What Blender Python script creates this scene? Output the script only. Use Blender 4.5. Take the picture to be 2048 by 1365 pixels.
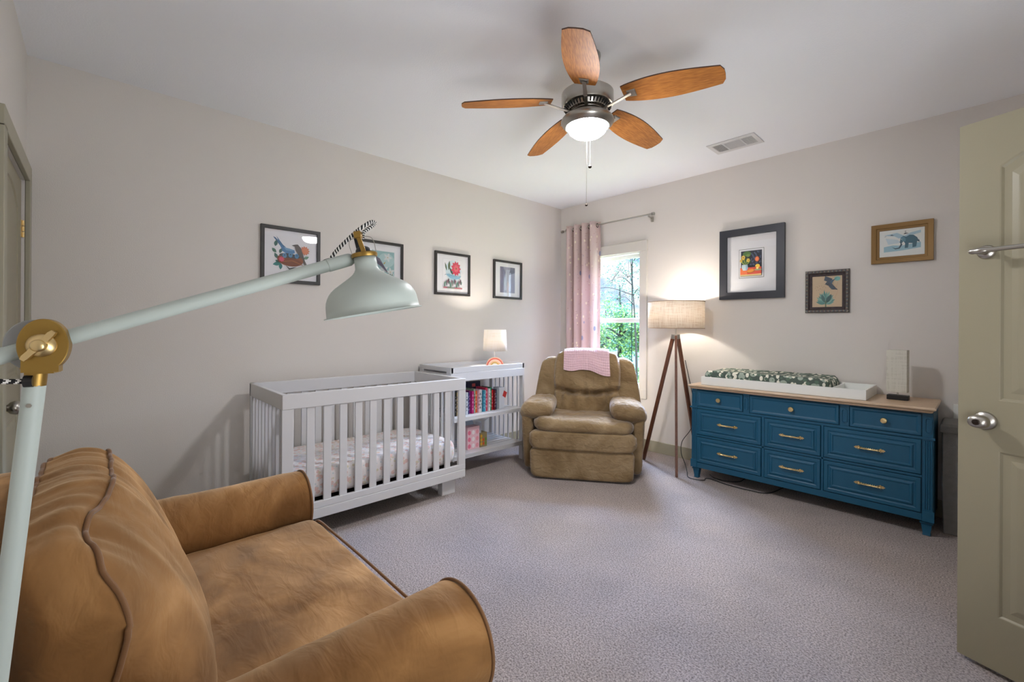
import bpy, math, random
from mathutils import Vector, Matrix, noise
random.seed(7)
PI = math.pi
sc = bpy.context.scene
for o in list(bpy.data.objects): bpy.data.objects.remove(o)

# ---------------------------------------------------------------- camera
f = 882.0; yaw = math.atan(936/882); roll = math.atan(10/1767)
CAM = Vector((3.56, -4.18, 1.27))
fwd = Vector((-math.sin(yaw), math.cos(yaw), 0)); rt0 = Vector((math.cos(yaw), math.sin(yaw), 0)); up0 = Vector((0, 0, 1))
rt = rt0*math.cos(roll) + up0*math.sin(roll); up = up0*math.cos(roll) - rt0*math.sin(roll)
cd = bpy.data.cameras.new('camera'); cam = bpy.data.objects.new('camera', cd); sc.collection.objects.link(cam)
cam.matrix_world = Matrix(((rt.x, up.x, -fwd.x, CAM.x), (rt.y, up.y, -fwd.y, CAM.y), (rt.z, up.z, -fwd.z, CAM.z), (0, 0, 0, 1)))
cd.sensor_width = 36; cd.sensor_fit = 'HORIZONTAL'; cd.lens = f*36/2048; cd.shift_y = -26.5/2048; cd.clip_start = .05; cd.clip_end = 300
sc.camera = cam
# ---------------------------------------------------------------- colour management, world, lights
vs = sc.view_settings
sc.display_settings.display_device = 'sRGB'
vs.view_transform = 'Standard'; vs.look = 'None'; vs.gamma = 1; vs.use_curve_mapping = False
vs.exposure = 0.98
sc.cycles.max_bounces = 10; sc.cycles.diffuse_bounces = 6; sc.cycles.glossy_bounces = 4; sc.cycles.transmission_bounces = 6
sc.cycles.transparent_max_bounces = 12; sc.cycles.sample_clamp_indirect = 6; sc.cycles.use_denoising = True
sc.cycles.caustics_reflective = False; sc.cycles.caustics_refractive = False

SKY_LOW, SKY_HIGH = .58, 105.0
FAN_E, TRI_W, TAB_W, FILL_W, SUN_W = 114.0, 9.5, 8.5, 17.5, 1.0

w = bpy.data.worlds.new('world'); sc.world = w; w.use_nodes = True
nt = w.node_tree; N = nt.nodes; L = nt.links
bg = N['Background']
tc = N.new('ShaderNodeTexCoord'); sep = N.new('ShaderNodeSeparateXYZ'); L.new(tc.outputs['Generated'], sep.inputs[0])
rmp = N.new('ShaderNodeValToRGB'); L.new(sep.outputs['Z'], rmp.inputs[0])
rmp.color_ramp.elements[0].position = 0.0; rmp.color_ramp.elements[0].color = (.62, .78, .95, 1)
rmp.color_ramp.elements[1].position = .35; rmp.color_ramp.elements[1].color = (.26, .48, .95, 1)
no = N.new('ShaderNodeTexNoise'); no.inputs['Scale'].default_value = 9; no.inputs['Detail'].default_value = 6
mp = N.new('ShaderNodeMapping'); mp.inputs['Scale'].default_value = (1, 1, 2.2); L.new(tc.outputs['Generated'], mp.inputs[0]); L.new(mp.outputs[0], no.inputs['Vector'])
r2 = N.new('ShaderNodeValToRGB'); L.new(no.outputs[0], r2.inputs[0]); r2.color_ramp.elements[0].position = .47; r2.color_ramp.elements[1].position = .56
mx = N.new('ShaderNodeMixRGB'); L.new(r2.outputs[0], mx.inputs[0]); L.new(rmp.outputs[0], mx.inputs[1]); mx.inputs[2].default_value = (1, 1, 1, 1)
L.new(mx.outputs[0], bg.inputs[0])
# added unseen glow in the sky, placed to push daylight through the window
def mrange(src, a, b_, lo, hi):
    n_ = N.new('ShaderNodeMapRange'); n_.interpolation_type = 'SMOOTHSTEP'; L.new(src, n_.inputs[0])
    for k_, v_ in zip((1, 2, 3, 4), (a, b_, lo, hi)): n_.inputs[k_].default_value = v_
    return n_.outputs[0]
dv = N.new('ShaderNodeVectorMath'); dv.operation = 'DOT_PRODUCT'; L.new(tc.outputs['Generated'], dv.inputs[0]); dv.inputs[1].default_value = Vector((-.34, .80, .46)).normalized()
lobe = mrange(dv.outputs['Value'], .74, .96, 0, SKY_HIGH); lowcut = mrange(sep.outputs['Z'], .17, .28, 0, 1)
mu = N.new('ShaderNodeMath'); mu.operation = 'MULTIPLY_ADD'; L.new(lobe, mu.inputs[0]); L.new(lowcut, mu.inputs[1]); L.new(mrange(sep.outputs['Z'], .2, .6, SKY_LOW, 14.0), mu.inputs[2]); L.new(mu.outputs[0], bg.inputs[1])

def light(name, kind, loc, energy, color, size=.1, size_y=None, direction=None):
    d = bpy.data.lights.new(name, kind); d.energy = energy; d.color = color
    if kind == 'AREA':
        d.size = size
        if size_y: d.shape = 'RECTANGLE'; d.size_y = size_y
    elif kind == 'SUN': d.angle = size
    else: d.shadow_soft_size = size
    o = bpy.data.objects.new(name, d); sc.collection.objects.link(o); o.location = loc
    if direction: o.rotation_euler = Vector(direction).to_track_quat('-Z', 'Y').to_euler()
    return o
light('sun', 'SUN', (0, -8, 12), SUN_W, (1, .95, .86), .02, direction=(-.35, .75, -.75))
por = light('window_portal', 'AREA', (.685, .14, 1.36), 1, (1, 1, 1), .83, 1.46, direction=(0, -1, 0)); por.data.cycles.is_portal = True
light('fill_light', 'AREA', (4.19, -3.45, 1.2), FILL_W, (.93, .96, 1.0), .8, 1.9, direction=(-1, .3, 1.0))  # added soft fill by the right wall, no such lamp; lifts ceiling and room

# ---------------------------------------------------------------- materials
def srgb(c):
    if isinstance(c, str): c = tuple(int(c[i:i+2], 16) for i in (0, 2, 4))
    return tuple((x/255/12.92 if x/255 <= .04045 else ((x/255+.055)/1.055)**2.4) for x in c) + (1,)
MC = {}
def mat(name, col=None, rough=.6, metal=0, bump=0, bscale=100, bdetail=3, var=0, vscale=5, vcol=None, sheen=0, sheencol=(1, 1, 1, 1), attr=False, emis=0, stretch=None, coat=0, spec=.5, bdist=.01, trans=0):
    if name in MC: return MC[name]
    m = bpy.data.materials.new(name); m.use_nodes = True; MC[name] = m
    nt = m.node_tree; N = nt.nodes; L = nt.links; b = N['Principled BSDF']
    b.inputs['Roughness'].default_value = rough; b.inputs['Metallic'].default_value = metal
    b.inputs['Specular IOR Level'].default_value = spec
    tcn = N.new('ShaderNodeTexCoord'); mpn = N.new('ShaderNodeMapping'); L.new(tcn.outputs['Object'], mpn.inputs[0])
    if stretch: mpn.inputs['Scale'].default_value = stretch
    if attr:
        a = N.new('ShaderNodeAttribute'); a.attribute_name = 'Col'; src = a.outputs['Color']
    else:
        rgb = N.new('ShaderNodeRGB'); rgb.outputs[0].default_value = srgb(col); src = rgb.outputs[0]
    if var or vcol:
        n1 = N.new('ShaderNodeTexNoise'); n1.inputs['Scale'].default_value = vscale; n1.inputs['Detail'].default_value = 4; L.new(mpn.outputs[0], n1.inputs['Vector'])
        cr = N.new('ShaderNodeValToRGB'); cr.color_ramp.elements[0].position = .35; cr.color_ramp.elements[1].position = .65; L.new(n1.outputs[0], cr.inputs[0])
        mxn = N.new('ShaderNodeMixRGB'); L.new(cr.outputs[0], mxn.inputs[0]); L.new(src, mxn.inputs[1])
        if vcol: mxn.inputs[2].default_value = srgb(vcol)
        else:
            hs = N.new('ShaderNodeHueSaturation'); hs.inputs['Value'].default_value = 1-var; L.new(src, hs.inputs['Color']); L.new(hs.outputs[0], mxn.inputs[2])
        src = mxn.outputs[0]
    L.new(src, b.inputs['Base Color'])
    if bump:
        n2 = N.new('ShaderNodeTexNoise'); n2.inputs['Scale'].default_value = bscale; n2.inputs['Detail'].default_value = bdetail; L.new(mpn.outputs[0], n2.inputs['Vector'])
        bp = N.new('ShaderNodeBump'); bp.inputs['Strength'].default_value = bump; bp.inputs['Distance'].default_value = bdist; L.new(n2.outputs[0], bp.inputs['Height']); L.new(bp.outputs[0], b.inputs['Normal'])
    if sheen:
        b.inputs['Sheen Weight'].default_value = sheen; b.inputs['Sheen Roughness'].default_value = .35; b.inputs['Sheen Tint'].default_value = sheencol
    if coat: b.inputs['Coat Weight'].default_value = coat
    if emis: L.new(src, b.inputs['Emission Color']); b.inputs['Emission Strength'].default_value = emis
    if trans:
        t = N.new('ShaderNodeBsdfTranslucent'); L.new(src, t.inputs[0]); ms = N.new('ShaderNodeMixShader'); ms.inputs[0].default_value = trans
        L.new(b.outputs[0], ms.inputs[1]); L.new(t.outputs[0], ms.inputs[2]); L.new(ms.outputs[0], N['Material Output'].inputs[0])
    return m
def glassmat(name, tint=(1, 1, 1, 1), ior=1.5):
    m = bpy.data.materials.new(name); m.use_nodes = True; nt = m.node_tree; N = nt.nodes; L = nt.links; N.remove(N['Principled BSDF'])
    t = N.new('ShaderNodeBsdfTransparent'); t.inputs[0].default_value = tint; g = N.new('ShaderNodeBsdfGlossy'); g.inputs['Roughness'].default_value = .01
    f0 = ((ior-1)/(ior+1))**2; ge = N.new('ShaderNodeNewGeometry'); dt = N.new('ShaderNodeVectorMath'); dt.operation = 'DOT_PRODUCT'; L.new(ge.outputs['Incoming'], dt.inputs[0]); L.new(ge.outputs['Normal'], dt.inputs[1])
    def mth(op, a, b_=0.0):
        n_ = N.new('ShaderNodeMath'); n_.operation = op
        for k_, v_ in enumerate((a, b_)):
            if isinstance(v_, (int, float)): n_.inputs[k_].default_value = v_
            else: L.new(v_, n_.inputs[k_])
        return n_.outputs[0]
    sch = mth('ADD', mth('MULTIPLY', mth('POWER', mth('SUBTRACT', 1.0, mth('ABSOLUTE', dt.outputs['Value'])), 5.0), 1-f0), f0); ms = N.new('ShaderNodeMixShader')
    L.new(sch, ms.inputs[0]); L.new(t.outputs[0], ms.inputs[1]); L.new(g.outputs[0], ms.inputs[2]); L.new(ms.outputs[0], N['Material Output'].inputs[0])
    return m
WALL = mat('wall_paint', (216, 211, 205), .85, bump=.25, bscale=190, bdetail=2, bdist=.004, spec=.2)
CEIL = mat('ceiling_paint', (238, 240, 244), .9, bump=.25, bscale=120, bdetail=2, bdist=.004, spec=.2)
TRIM = mat('greige_trim_paint', (160, 156, 136), .45)
DOORP = mat('greige_door_paint', (148, 141, 118), .42, bump=.04, bscale=300)
CASING = mat('window_casing_paint', (208, 204, 196), .45)
VINYL = mat('white_vinyl', (232, 232, 226), .35)
WHITE = mat('white_lacquer', (208, 208, 209), .35)
WHITE2 = mat('white_lacquer_tray', (234, 236, 232), .4)
TEAL = mat('teal_paint', (18, 84, 114), .42, bump=.06, bscale=220)
WOODTOP = mat('limed_wood', (205, 180, 152), .4, vcol=(186, 158, 128), vscale=6, stretch=(2, 14, 14))
OAK = mat('oak_blade', (186, 120, 52), .6, spec=.25, vcol=(150, 90, 34), vscale=9, stretch=(1.2, 22, 22))
OAKE = mat('dark_blade_edge', (72, 46, 30), .5)
WALNUT = mat('walnut_leg', (116, 72, 50), .4, vcol=(86, 50, 34), vscale=10, stretch=(20, 20, 2))
NICKEL = mat('brushed_nickel', (176, 172, 164), .3, metal=1)
BRASS = mat('brass', (222, 196, 142), .34, metal=1)
BRASSM = mat('matte_brass_paint', (158, 126, 62), .38, metal=.75)
BLACK = mat('black_plastic', (22, 22, 24), .4)
BLKFR = mat('black_frame', (44, 42, 40), .45)
CHARFR = mat('blue_black_frame', (44, 46, 54), .4)
GOLDFR = mat('bronze_gold_frame', (132, 100, 52), .4, metal=.3)
ORNFR = mat('ornate_silvered_frame', attr=True, rough=.4, bump=.8, bscale=90, bdist=.01)
PAINT = mat('printed_paper', attr=True, rough=.55)
LAMPW = mat('pale_grey_green_enamel', (182, 192, 186), .48, coat=.0)
SUEDE = mat('tan_suede', (140, 100, 56), .8, var=.16, vscale=4.5, sheen=.55, sheencol=srgb((250, 214, 160)), bump=.12, bscale=9, bdetail=5, bdist=.03, spec=.2)
SUEDED = mat('tan_suede_piping', (118, 82, 48), .8, sheen=.3)
RECL = mat('olive_brown_suede', (146, 124, 92), .75, var=.2, vscale=6, sheen=.7, sheencol=srgb((222, 218, 215)), bump=.35, bscale=16, bdetail=4, bdist=.03, spec=.2)
BLANK = mat('pink_knit', (230, 196, 204), .9, sheen=.3)
BINF = mat('grey_canvas', (134, 133, 130), .85, bump=.25, bscale=240, var=.12, vscale=30)
PAPER = mat('book_pages', (232, 226, 210), .8)
BOOKC = mat('book_cover', attr=True, rough=.4)
WINGLASS = glassmat('window_glass', (.96, .98, 1, 1), 1.3)
PICGLASS = glassmat('picture_glass')
CORDW = mat('braided_cord', attr=True, rough=.8)
METALD = mat('dark_bronze', (60, 52, 46), .4, metal=.8)

def carpetmat():
    m = bpy.data.materials.new('carpet_pile'); m.use_nodes = True; nt = m.node_tree; N = nt.nodes; L = nt.links; b = N['Principled BSDF']
    t = N.new('ShaderNodeTexCoord')
    def nz(s, d, vec=None, rough=.5):
        n = N.new('ShaderNodeTexNoise'); n.inputs['Scale'].default_value = s; n.inputs['Detail'].default_value = d; n.inputs['Roughness'].default_value = rough
        L.new(vec or t.outputs['Object'], n.inputs['Vector']); return n
    fine = nz(135, 6, None, .68); mid = nz(2.2, 3)
    c1 = N.new('ShaderNodeValToRGB'); L.new(fine.outputs[0], c1.inputs[0])
    c1.color_ramp.elements[0].position = .36; c1.color_ramp.elements[0].color = srgb((100, 86, 80)); c1.color_ramp.elements[1].position = .60; c1.color_ramp.elements[1].color = srgb((205, 190, 183))
    c2 = N.new('ShaderNodeValToRGB'); L.new(mid.outputs[0], c2.inputs[0]); c2.color_ramp.elements[0].position = .4; c2.color_ramp.elements[0].color = (.86, .86, .86, 1); c2.color_ramp.elements[1].position = .6; c2.color_ramp.elements[1].color = (1, 1, 1, 1)
    mx = N.new('ShaderNodeMixRGB'); mx.blend_type = 'MULTIPLY'; mx.inputs[0].default_value = 1; L.new(c1.outputs[0], mx.inputs[1]); L.new(c2.outputs[0], mx.inputs[2])
    L.new(mx.outputs[0], b.inputs['Base Color']); b.inputs['Roughness'].default_value = .95; b.inputs['Specular IOR Level'].default_value = .1; b.inputs['Sheen Weight'].default_value = .25
    big = nz(9, 3); ad = N.new('ShaderNodeMath'); ad.operation = 'MULTIPLY_ADD'; L.new(big.outputs[0], ad.inputs[0]); ad.inputs[1].default_value = 1.2; L.new(fine.outputs[0], ad.inputs[2])
    bp = N.new('ShaderNodeBump'); bp.inputs['Strength'].default_value = .9; bp.inputs['Distance'].default_value = .012; L.new(ad.outputs[0], bp.inputs['Height']); L.new(bp.outputs[0], b.inputs['Normal'])
    return m
def nap(name, dark, mid_, light_, sc1=2.4, sc2=9, wr=(1.2, 5, 2), bstr=.45, sheen=.5, sheencol=(255, 226, 184)):
    m = bpy.data.materials.new(name); m.use_nodes = True; nt = m.node_tree; N = nt.nodes; L = nt.links; b = N['Principled BSDF']
    t = N.new('ShaderNodeTexCoord')
    a = N.new('ShaderNodeTexNoise'); a.inputs['Scale'].default_value = sc1; a.inputs['Detail'].default_value = 5; a.inputs['Distortion'].default_value = 1.6; L.new(t.outputs['Object'], a.inputs['Vector'])
    cr = N.new('ShaderNodeValToRGB'); L.new(a.outputs[0], cr.inputs[0]); e = cr.color_ramp.elements; e[0].position = .33; e[0].color = srgb(dark); e[1].position = .68; e[1].color = srgb(light_); k = e.new(.5); k.color = srgb(mid_)
    L.new(cr.outputs[0], b.inputs['Base Color']); b.inputs['Roughness'].default_value = .85; b.inputs['Specular IOR Level'].default_value = .15
    b.inputs['Sheen Weight'].default_value = sheen; b.inputs['Sheen Roughness'].default_value = .4; b.inputs['Sheen Tint'].default_value = srgb(sheencol)
    mp = N.new('ShaderNodeMapping'); mp.inputs['Scale'].default_value = wr; L.new(t.outputs['Object'], mp.inputs[0])
    w1 = N.new('ShaderNodeTexNoise'); w1.inputs['Scale'].default_value = sc2; w1.inputs['Detail'].default_value = 3; w1.inputs['Distortion'].default_value = .8; L.new(mp.outputs[0], w1.inputs['Vector'])
    w2 = N.new('ShaderNodeTexNoise'); w2.inputs['Scale'].default_value = 260; L.new(t.outputs['Object'], w2.inputs['Vector'])
    ad = N.new('ShaderNodeMath'); ad.operation = 'MULTIPLY_ADD'; L.new(w2.outputs[0], ad.inputs[0]); ad.inputs[1].default_value = .02; L.new(w1.outputs[0], ad.inputs[2])
    bp = N.new('ShaderNodeBump'); bp.inputs['Strength'].default_value = bstr; bp.inputs['Distance'].default_value = .02; L.new(ad.outputs[0], bp.inputs['Height']); L.new(bp.outputs[0], b.inputs['Normal'])
    return m
SUEDE = nap('tan_suede_nap', (110, 76, 42), (138, 99, 58), (172, 129, 82), wr=(.8, 2.2, 1.5), bstr=.3)
RECL = nap('olive_brown_suede_nap', (122, 100, 70), (140, 118, 86), (158, 136, 104), 3, 12, (1.5, 1, 2.2), .6, .5, (226, 226, 230))
CARPET = carpetmat()
def weave(name, col, col2, trans, sx=170, sz=90):
    m = bpy.data.materials.new(name); m.use_nodes = True; nt = m.node_tree; N = nt.nodes; L = nt.links; b = N['Principled BSDF']
    t = N.new('ShaderNodeTexCoord'); outs = []
    for s in ((sx, sx, 8), (8, 8, sz*2)):
        mp = N.new('ShaderNodeMapping'); mp.inputs['Scale'].default_value = s; L.new(t.outputs['Object'], mp.inputs[0])
        n = N.new('ShaderNodeTexNoise'); n.inputs['Scale'].default_value = 1; n.inputs['Detail'].default_value = 2; L.new(mp.outputs[0], n.inputs['Vector']); outs.append(n)
    ad = N.new('ShaderNodeMath'); L.new(outs[0].outputs[0], ad.inputs[0]); L.new(outs[1].outputs[0], ad.inputs[1])
    cr = N.new('ShaderNodeValToRGB'); L.new(ad.outputs[0], cr.inputs[0]); cr.color_ramp.elements[0].position = .85; cr.color_ramp.elements[1].position = 1.15 if False else 1.0
    cr.color_ramp.elements[0].color = srgb(col2); cr.color_ramp.elements[1].color = srgb(col)
    L.new(cr.outputs[0], b.inputs['Base Color']); b.inputs['Roughness'].default_value = .9; b.inputs['Specular IOR Level'].default_value = .1
    tl = N.new('ShaderNodeBsdfTranslucent'); L.new(cr.outputs[0], tl.inputs[0]); ms = N.new('ShaderNodeMixShader'); ms.inputs[0].default_value = trans
    L.new(b.outputs[0], ms.inputs[1]); L.new(tl.outputs[0], ms.inputs[2]); L.new(ms.outputs[0], N['Material Output'].inputs[0])
    return m
SHADE = weave('linen_shade', (240, 232, 220), (222, 208, 192), .33)
SHADEW = weave('white_shade', (250, 246, 240), (246, 240, 230), .2)
RICE = weave('rice_paper_shade', (222, 220, 208), (212, 210, 197), .15, 120, 60)
def printmat(name, base, spots, scale, thr=.3, trans=0, bump=0):
    """base cloth colour with scattered voronoi motifs, one layer per spot colour"""
    m = bpy.data.materials.new(name); m.use_nodes = True; nt = m.node_tree; N = nt.nodes; L = nt.links; b = N['Principled BSDF']
    t = N.new('ShaderNodeTexCoord'); rgb = N.new('ShaderNodeRGB'); rgb.outputs[0].default_value = srgb(base); src = rgb.outputs[0]
    for i, (c, sca, th, st) in enumerate(spots):
        mp = N.new('ShaderNodeMapping'); mp.inputs['Scale'].default_value = st; mp.inputs['Rotation'].default_value = (.5*i, .35*i, .8*i); mp.inputs['Location'].default_value = (i*3.1, i, i*.7); L.new(t.outputs['Object'], mp.inputs[0])
        v = N.new('ShaderNodeTexVoronoi'); v.inputs['Scale'].default_value = sca; v.inputs['Randomness'].default_value = 1; L.new(mp.outputs[0], v.inputs['Vector'])
        cr = N.new('ShaderNodeValToRGB'); cr.color_ramp.elements[0].position = th; cr.color_ramp.elements[0].color = (1, 1, 1, 1); cr.color_ramp.elements[1].position = th+.03; cr.color_ramp.elements[1].color = (0, 0, 0, 1); L.new(v.outputs['Distance'], cr.inputs[0])
        mx = N.new('ShaderNodeMixRGB'); L.new(cr.outputs[0], mx.inputs[0]); L.new(src, mx.inputs[1]); mx.inputs[2].default_value = srgb(c); src = mx.outputs[0]
    L.new(src, b.inputs['Base Color']); b.inputs['Roughness'].default_value = .85; b.inputs['Specular IOR Level'].default_value = .15
    if trans:
        tl = N.new('ShaderNodeBsdfTranslucent'); L.new(src, tl.inputs[0]); ms = N.new('ShaderNodeMixShader'); ms.inputs[0].default_value = trans
        L.new(b.outputs[0], ms.inputs[1]); L.new(tl.outputs[0], ms.inputs[2]); L.new(ms.outputs[0], N['Material Output'].inputs[0])
    return m
CURT = printmat('pink_bird_print_curtain', (212, 192, 187), [((236, 226, 206), 14, .15, (1.4, 1, .8)), ((150, 154, 178), 8, .12, (1, 1, .6)), ((196, 168, 162), 18, .13, (.6, 1, 1.5))], 1, trans=.18)
SHEET = printmat('pastel_rainbow_print_sheet', (214, 208, 206), [((206, 176, 168), 26, .36, (1, 1, 1)), ((214, 208, 206), 26, .22, (1, 1, 1)), ((200, 192, 168), 30, .24, (1, 1, 1)), ((184, 194, 196), 33, .18, (1, 1, 1))], 1)
PADM = printmat('green_leaf_print_cover', (84, 96, 88), [((160, 172, 158), 17, .42, (1, 2.2, 1)), ((230, 228, 212), 15, .37, (2.2, 1, 1.4)), ((92, 112, 98), 24, .3, (1, 1.6, 1))], 1)

# ---------------------------------------------------------------- mesh builder
WM = {}
def link(o): sc.collection.objects.link(o); return o
def tag(o, label=None, cat=None, group=None, kind=None):
    if label: o['label'] = label
    if cat: o['category'] = cat
    if group: o['group'] = group
    if kind: o['kind'] = kind
    return o
def thing(name, label, cat, loc=(0, 0, 0), rz=0, group=None, kind=None):
    o = bpy.data.objects.new(name, None); link(o); o.empty_display_size = .1
    o.location = loc; o.rotation_euler = (0, 0, rz); WM[o.name] = Matrix.Translation(loc) @ Matrix.Rotation(rz, 4, 'Z')
    return tag(o, label, cat, group, kind)
class M:
    def __init__(s): s.v = []; s.f = []; s.c = []; s.mi = []; s.col = (1, 1, 1, 1); s.m = 0; s.hascol = False
    def paint(s, c): s.col = srgb(c); s.hascol = True; return s
    def add(s, vs_, fs):
        b = len(s.v); s.v += [Vector(p) for p in vs_]
        for q in fs: s.f.append([b+i for i in q]); s.c.append(s.col); s.mi.append(s.m)
        return s
    def box(s, x0, x1, y0, y1, z0, z1):
        return s.add([(x0, y0, z0), (x1, y0, z0), (x1, y1, z0), (x0, y1, z0), (x0, y0, z1), (x1, y0, z1), (x1, y1, z1), (x0, y1, z1)],
                     [(0, 3, 2, 1), (4, 5, 6, 7), (0, 1, 5, 4), (1, 2, 6, 5), (2, 3, 7, 6), (3, 0, 4, 7)])
    def bar(s, p0, p1, wx, wy, ref=(0, 0, 1)):
        p0, p1 = Vector(p0), Vector(p1); d = (p1-p0).normalized(); a = d.cross(Vector(ref))
        if a.length < 1e-4: a = d.cross(Vector((1, 0, 0)))
        a.normalize(); b = a.cross(d)
        loops = [[p + a*sx*wx/2 + b*sy*wy/2 for sx, sy in ((-1, -1), (1, -1), (1, 1), (-1, 1))] for p in (p0, p1)]
        return s.loft(loops, True, True)
    def loft(s, loops, cap0=False, cap1=False, closed=True):
        n = len(loops[0]); vs_ = [p for l in loops for p in l]; fs = []
        for i in range(len(loops)-1):
            for j in range(n if closed else n-1):
                k = (j+1) % n; fs.append((i*n+j, i*n+k, (i+1)*n+k, (i+1)*n+j))
        if cap0: fs.append(tuple(range(n-1, -1, -1)))
        if cap1: fs.append(tuple((len(loops)-1)*n+j for j in range(n)))
        return s.add(vs_, fs)
    def lathe(s, prof, o=(0, 0, 0), axis=(0, 0, 1), n=32, cap=True):
        o = Vector(o); ax = Vector(axis).normalized(); a = ax.cross(Vector((0, 0, 1)))
        if a.length < 1e-4: a = Vector((1, 0, 0))
        a.normalize(); b = ax.cross(a)
        loops = [[o + ax*z + (a*math.cos(2*PI*j/n) + b*math.sin(2*PI*j/n))*max(r, 1e-5) for j in range(n)] for r, z in prof]
        return s.loft(loops, cap, cap)
    def cyl(s, p0, p1, r0, r1=None, n=20):
        p0, p1 = Vector(p0), Vector(p1); return s.lathe([(r0, 0), (r0 if r1 is None else r1, (p1-p0).length)], p0, p1-p0, n)
    def tube(s, pts, r, n=10, colfn=None):
        pts = [Vector(p) for p in pts]; t = (pts[1]-pts[0]).normalized(); a = t.cross(Vector((0, 0, 1)))
        if a.length < 1e-3: a = t.cross(Vector((1, 0, 0)))
        a.normalize(); loops = []
        for i, p in enumerate(pts):
            t = (pts[min(i+1, len(pts)-1)] - pts[max(i-1, 0)]).normalized(); a = (a - t*a.dot(t)).normalized(); b = t.cross(a)
            rr = r[i] if isinstance(r, (list, tuple)) else r
            loops.append([p + (a*math.cos(2*PI*j/n) + b*math.sin(2*PI*j/n))*rr for j in range(n)])
        nf = len(s.f); s.loft(loops, True, True)
        if colfn:
            s.hascol = True
            for k in range((len(pts)-1)*n): s.c[nf+k] = colfn(k//n, k % n)
        return s
    def prism(s, pts, h):           # pts 3d polygon, h vector
        h = Vector(h); a = [Vector(p) for p in pts]; return s.loft([a, [p+h for p in a]], True, True)
    def poly(s, pts): return s.add(pts, [tuple(range(len(pts)))])
    def sheet(s, fn, nu, nv):
        vs_ = [fn(i/nu, j/nv) for j in range(nv+1) for i in range(nu+1)]
        return s.add(vs_, [(j*(nu+1)+i, j*(nu+1)+i+1, (j+1)*(nu+1)+i+1, (j+1)*(nu+1)+i) for j in range(nv) for i in range(nu)])
    def blob(s, c, h, n=5, res=10, fn=None, A=None):
        """rounded box: cube grid pushed onto a p-norm ball. A: 3 axis vectors"""
        c = Vector(c); A = A or (Vector((1, 0, 0)), Vector((0, 1, 0)), Vector((0, 0, 1))); key = {}; vs_ = []; fs = []
        r = res if isinstance(res, tuple) else (res,)*3
        def vid(q):
            k = tuple(round(x, 5) for x in q)
            if k not in key:
                x, y, z = q; nn = n if isinstance(n, tuple) else (n,)*3
                x, y, z = [math.copysign(abs(t)**.9, t) for t in (x, y, z)]
                m = (abs(x)**nn[0] + abs(y)**nn[1] + abs(z)**nn[2])**(1/max(nn)); p = Vector((x/m, y/m, z/m))
                if fn: p = Vector(fn(p))
                key[k] = len(vs_); vs_.append(c + A[0]*p.x*h[0] + A[1]*p.y*h[1] + A[2]*p.z*h[2])
            return key[k]
        for ax in range(3):
            u, v = (ax+1) % 3, (ax+2) % 3
            for sg in (-1, 1):
                for i in range(r[u]):
                    for j in range(r[v]):
                        qs = []
                        for di, dj in ((0, 0), (1, 0), (1, 1), (0, 1)):
                            q = [0, 0, 0]; q[ax] = sg; q[u] = -1+2*(i+di)/r[u]; q[v] = -1+2*(j+dj)/r[v]; qs.append(vid(q))
                        fs.append(qs if sg > 0 else qs[::-1])
        return s.add(vs_, fs)
    def build(s, name, m, parent=None, smooth=False, bevel=0, ws=True, kind=None, angle=None, subsurf=0, seg=2):
        vs_ = s.v
        if parent is not None:
            W = WM[parent.name]
            if ws: iv = W.inverted(); vs_ = [iv @ p for p in vs_]
        me = bpy.data.meshes.new(name); me.from_pydata([tuple(p) for p in vs_], [], s.f)
        ms = m if isinstance(m, (list, tuple)) else [m]
        for x in ms: me.materials.append(x)
        if len(ms) > 1: me.polygons.foreach_set('material_index', s.mi)
        if s.hascol:
            ca = me.color_attributes.new('Col', 'FLOAT_COLOR', 'CORNER'); d = []
            for p in me.polygons: d += list(s.c[p.index])*p.loop_total
            ca.data.foreach_set('color', d)
        me.validate(); me.update()
        import bmesh
        bm = bmesh.new(); bm.from_mesh(me); bmesh.ops.recalc_face_normals(bm, faces=bm.faces) if smooth or bevel else None; bm.to_mesh(me); bm.free()
        if smooth:
            me.polygons.foreach_set('use_smooth', [True]*len(me.polygons))
            if angle: me.set_sharp_from_angle(angle=math.radians(angle))
        o = bpy.data.objects.new(name, me); link(o)
        if parent is not None: o.parent = parent; WM[o.name] = WM[parent.name]
        else: WM[o.name] = Matrix()
        if bevel:
            md = o.modifiers.new('bevel', 'BEVEL'); md.width = bevel; md.segments = seg; md.limit_method = 'ANGLE'; md.angle_limit = math.radians(40)
            if not smooth:
                me.polygons.foreach_set('use_smooth', [True]*len(me.polygons)); me.set_sharp_from_angle(angle=math.radians(30))
        if subsurf: md = o.modifiers.new('sub', 'SUBSURF'); md.levels = subsurf; md.render_levels = subsurf
        if kind: o['kind'] = kind
        return o
def B(name, m, parent, *b, bevel=0, **k):
    q = M()
    for x in b: q.box(*x)
    return q.build(name, m, parent, bevel=bevel, **k)
def bez(pts, n=12):
    """catmull-rom through points"""
    P = [Vector(p) for p in pts]; P = [P[0]*2-P[1]] + P + [P[-1]*2-P[-2]]; out = []
    for i in range(1, len(P)-2):
        for k in range(n):
            t = k/n; a, b, c, d = P[i-1:i+3]
            out.append(.5*((2*b) + (c-a)*t + (2*a-5*b+4*c-d)*t*t + (3*b-a-3*c+d)*t**3))
    return out + [P[-2]]
def S(name, m, *b, **k):
    o = B(name, m, None, *b, **k); o['kind'] = 'structure'; return o
def nz(x, y, z=0): return noise.noise(Vector((x, y, z)))

H = 2.74; XR = 4.25; YB = -4.46
WX0, WX1, WZ0, WZ1 = .27, 1.10, .63, 2.085
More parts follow.
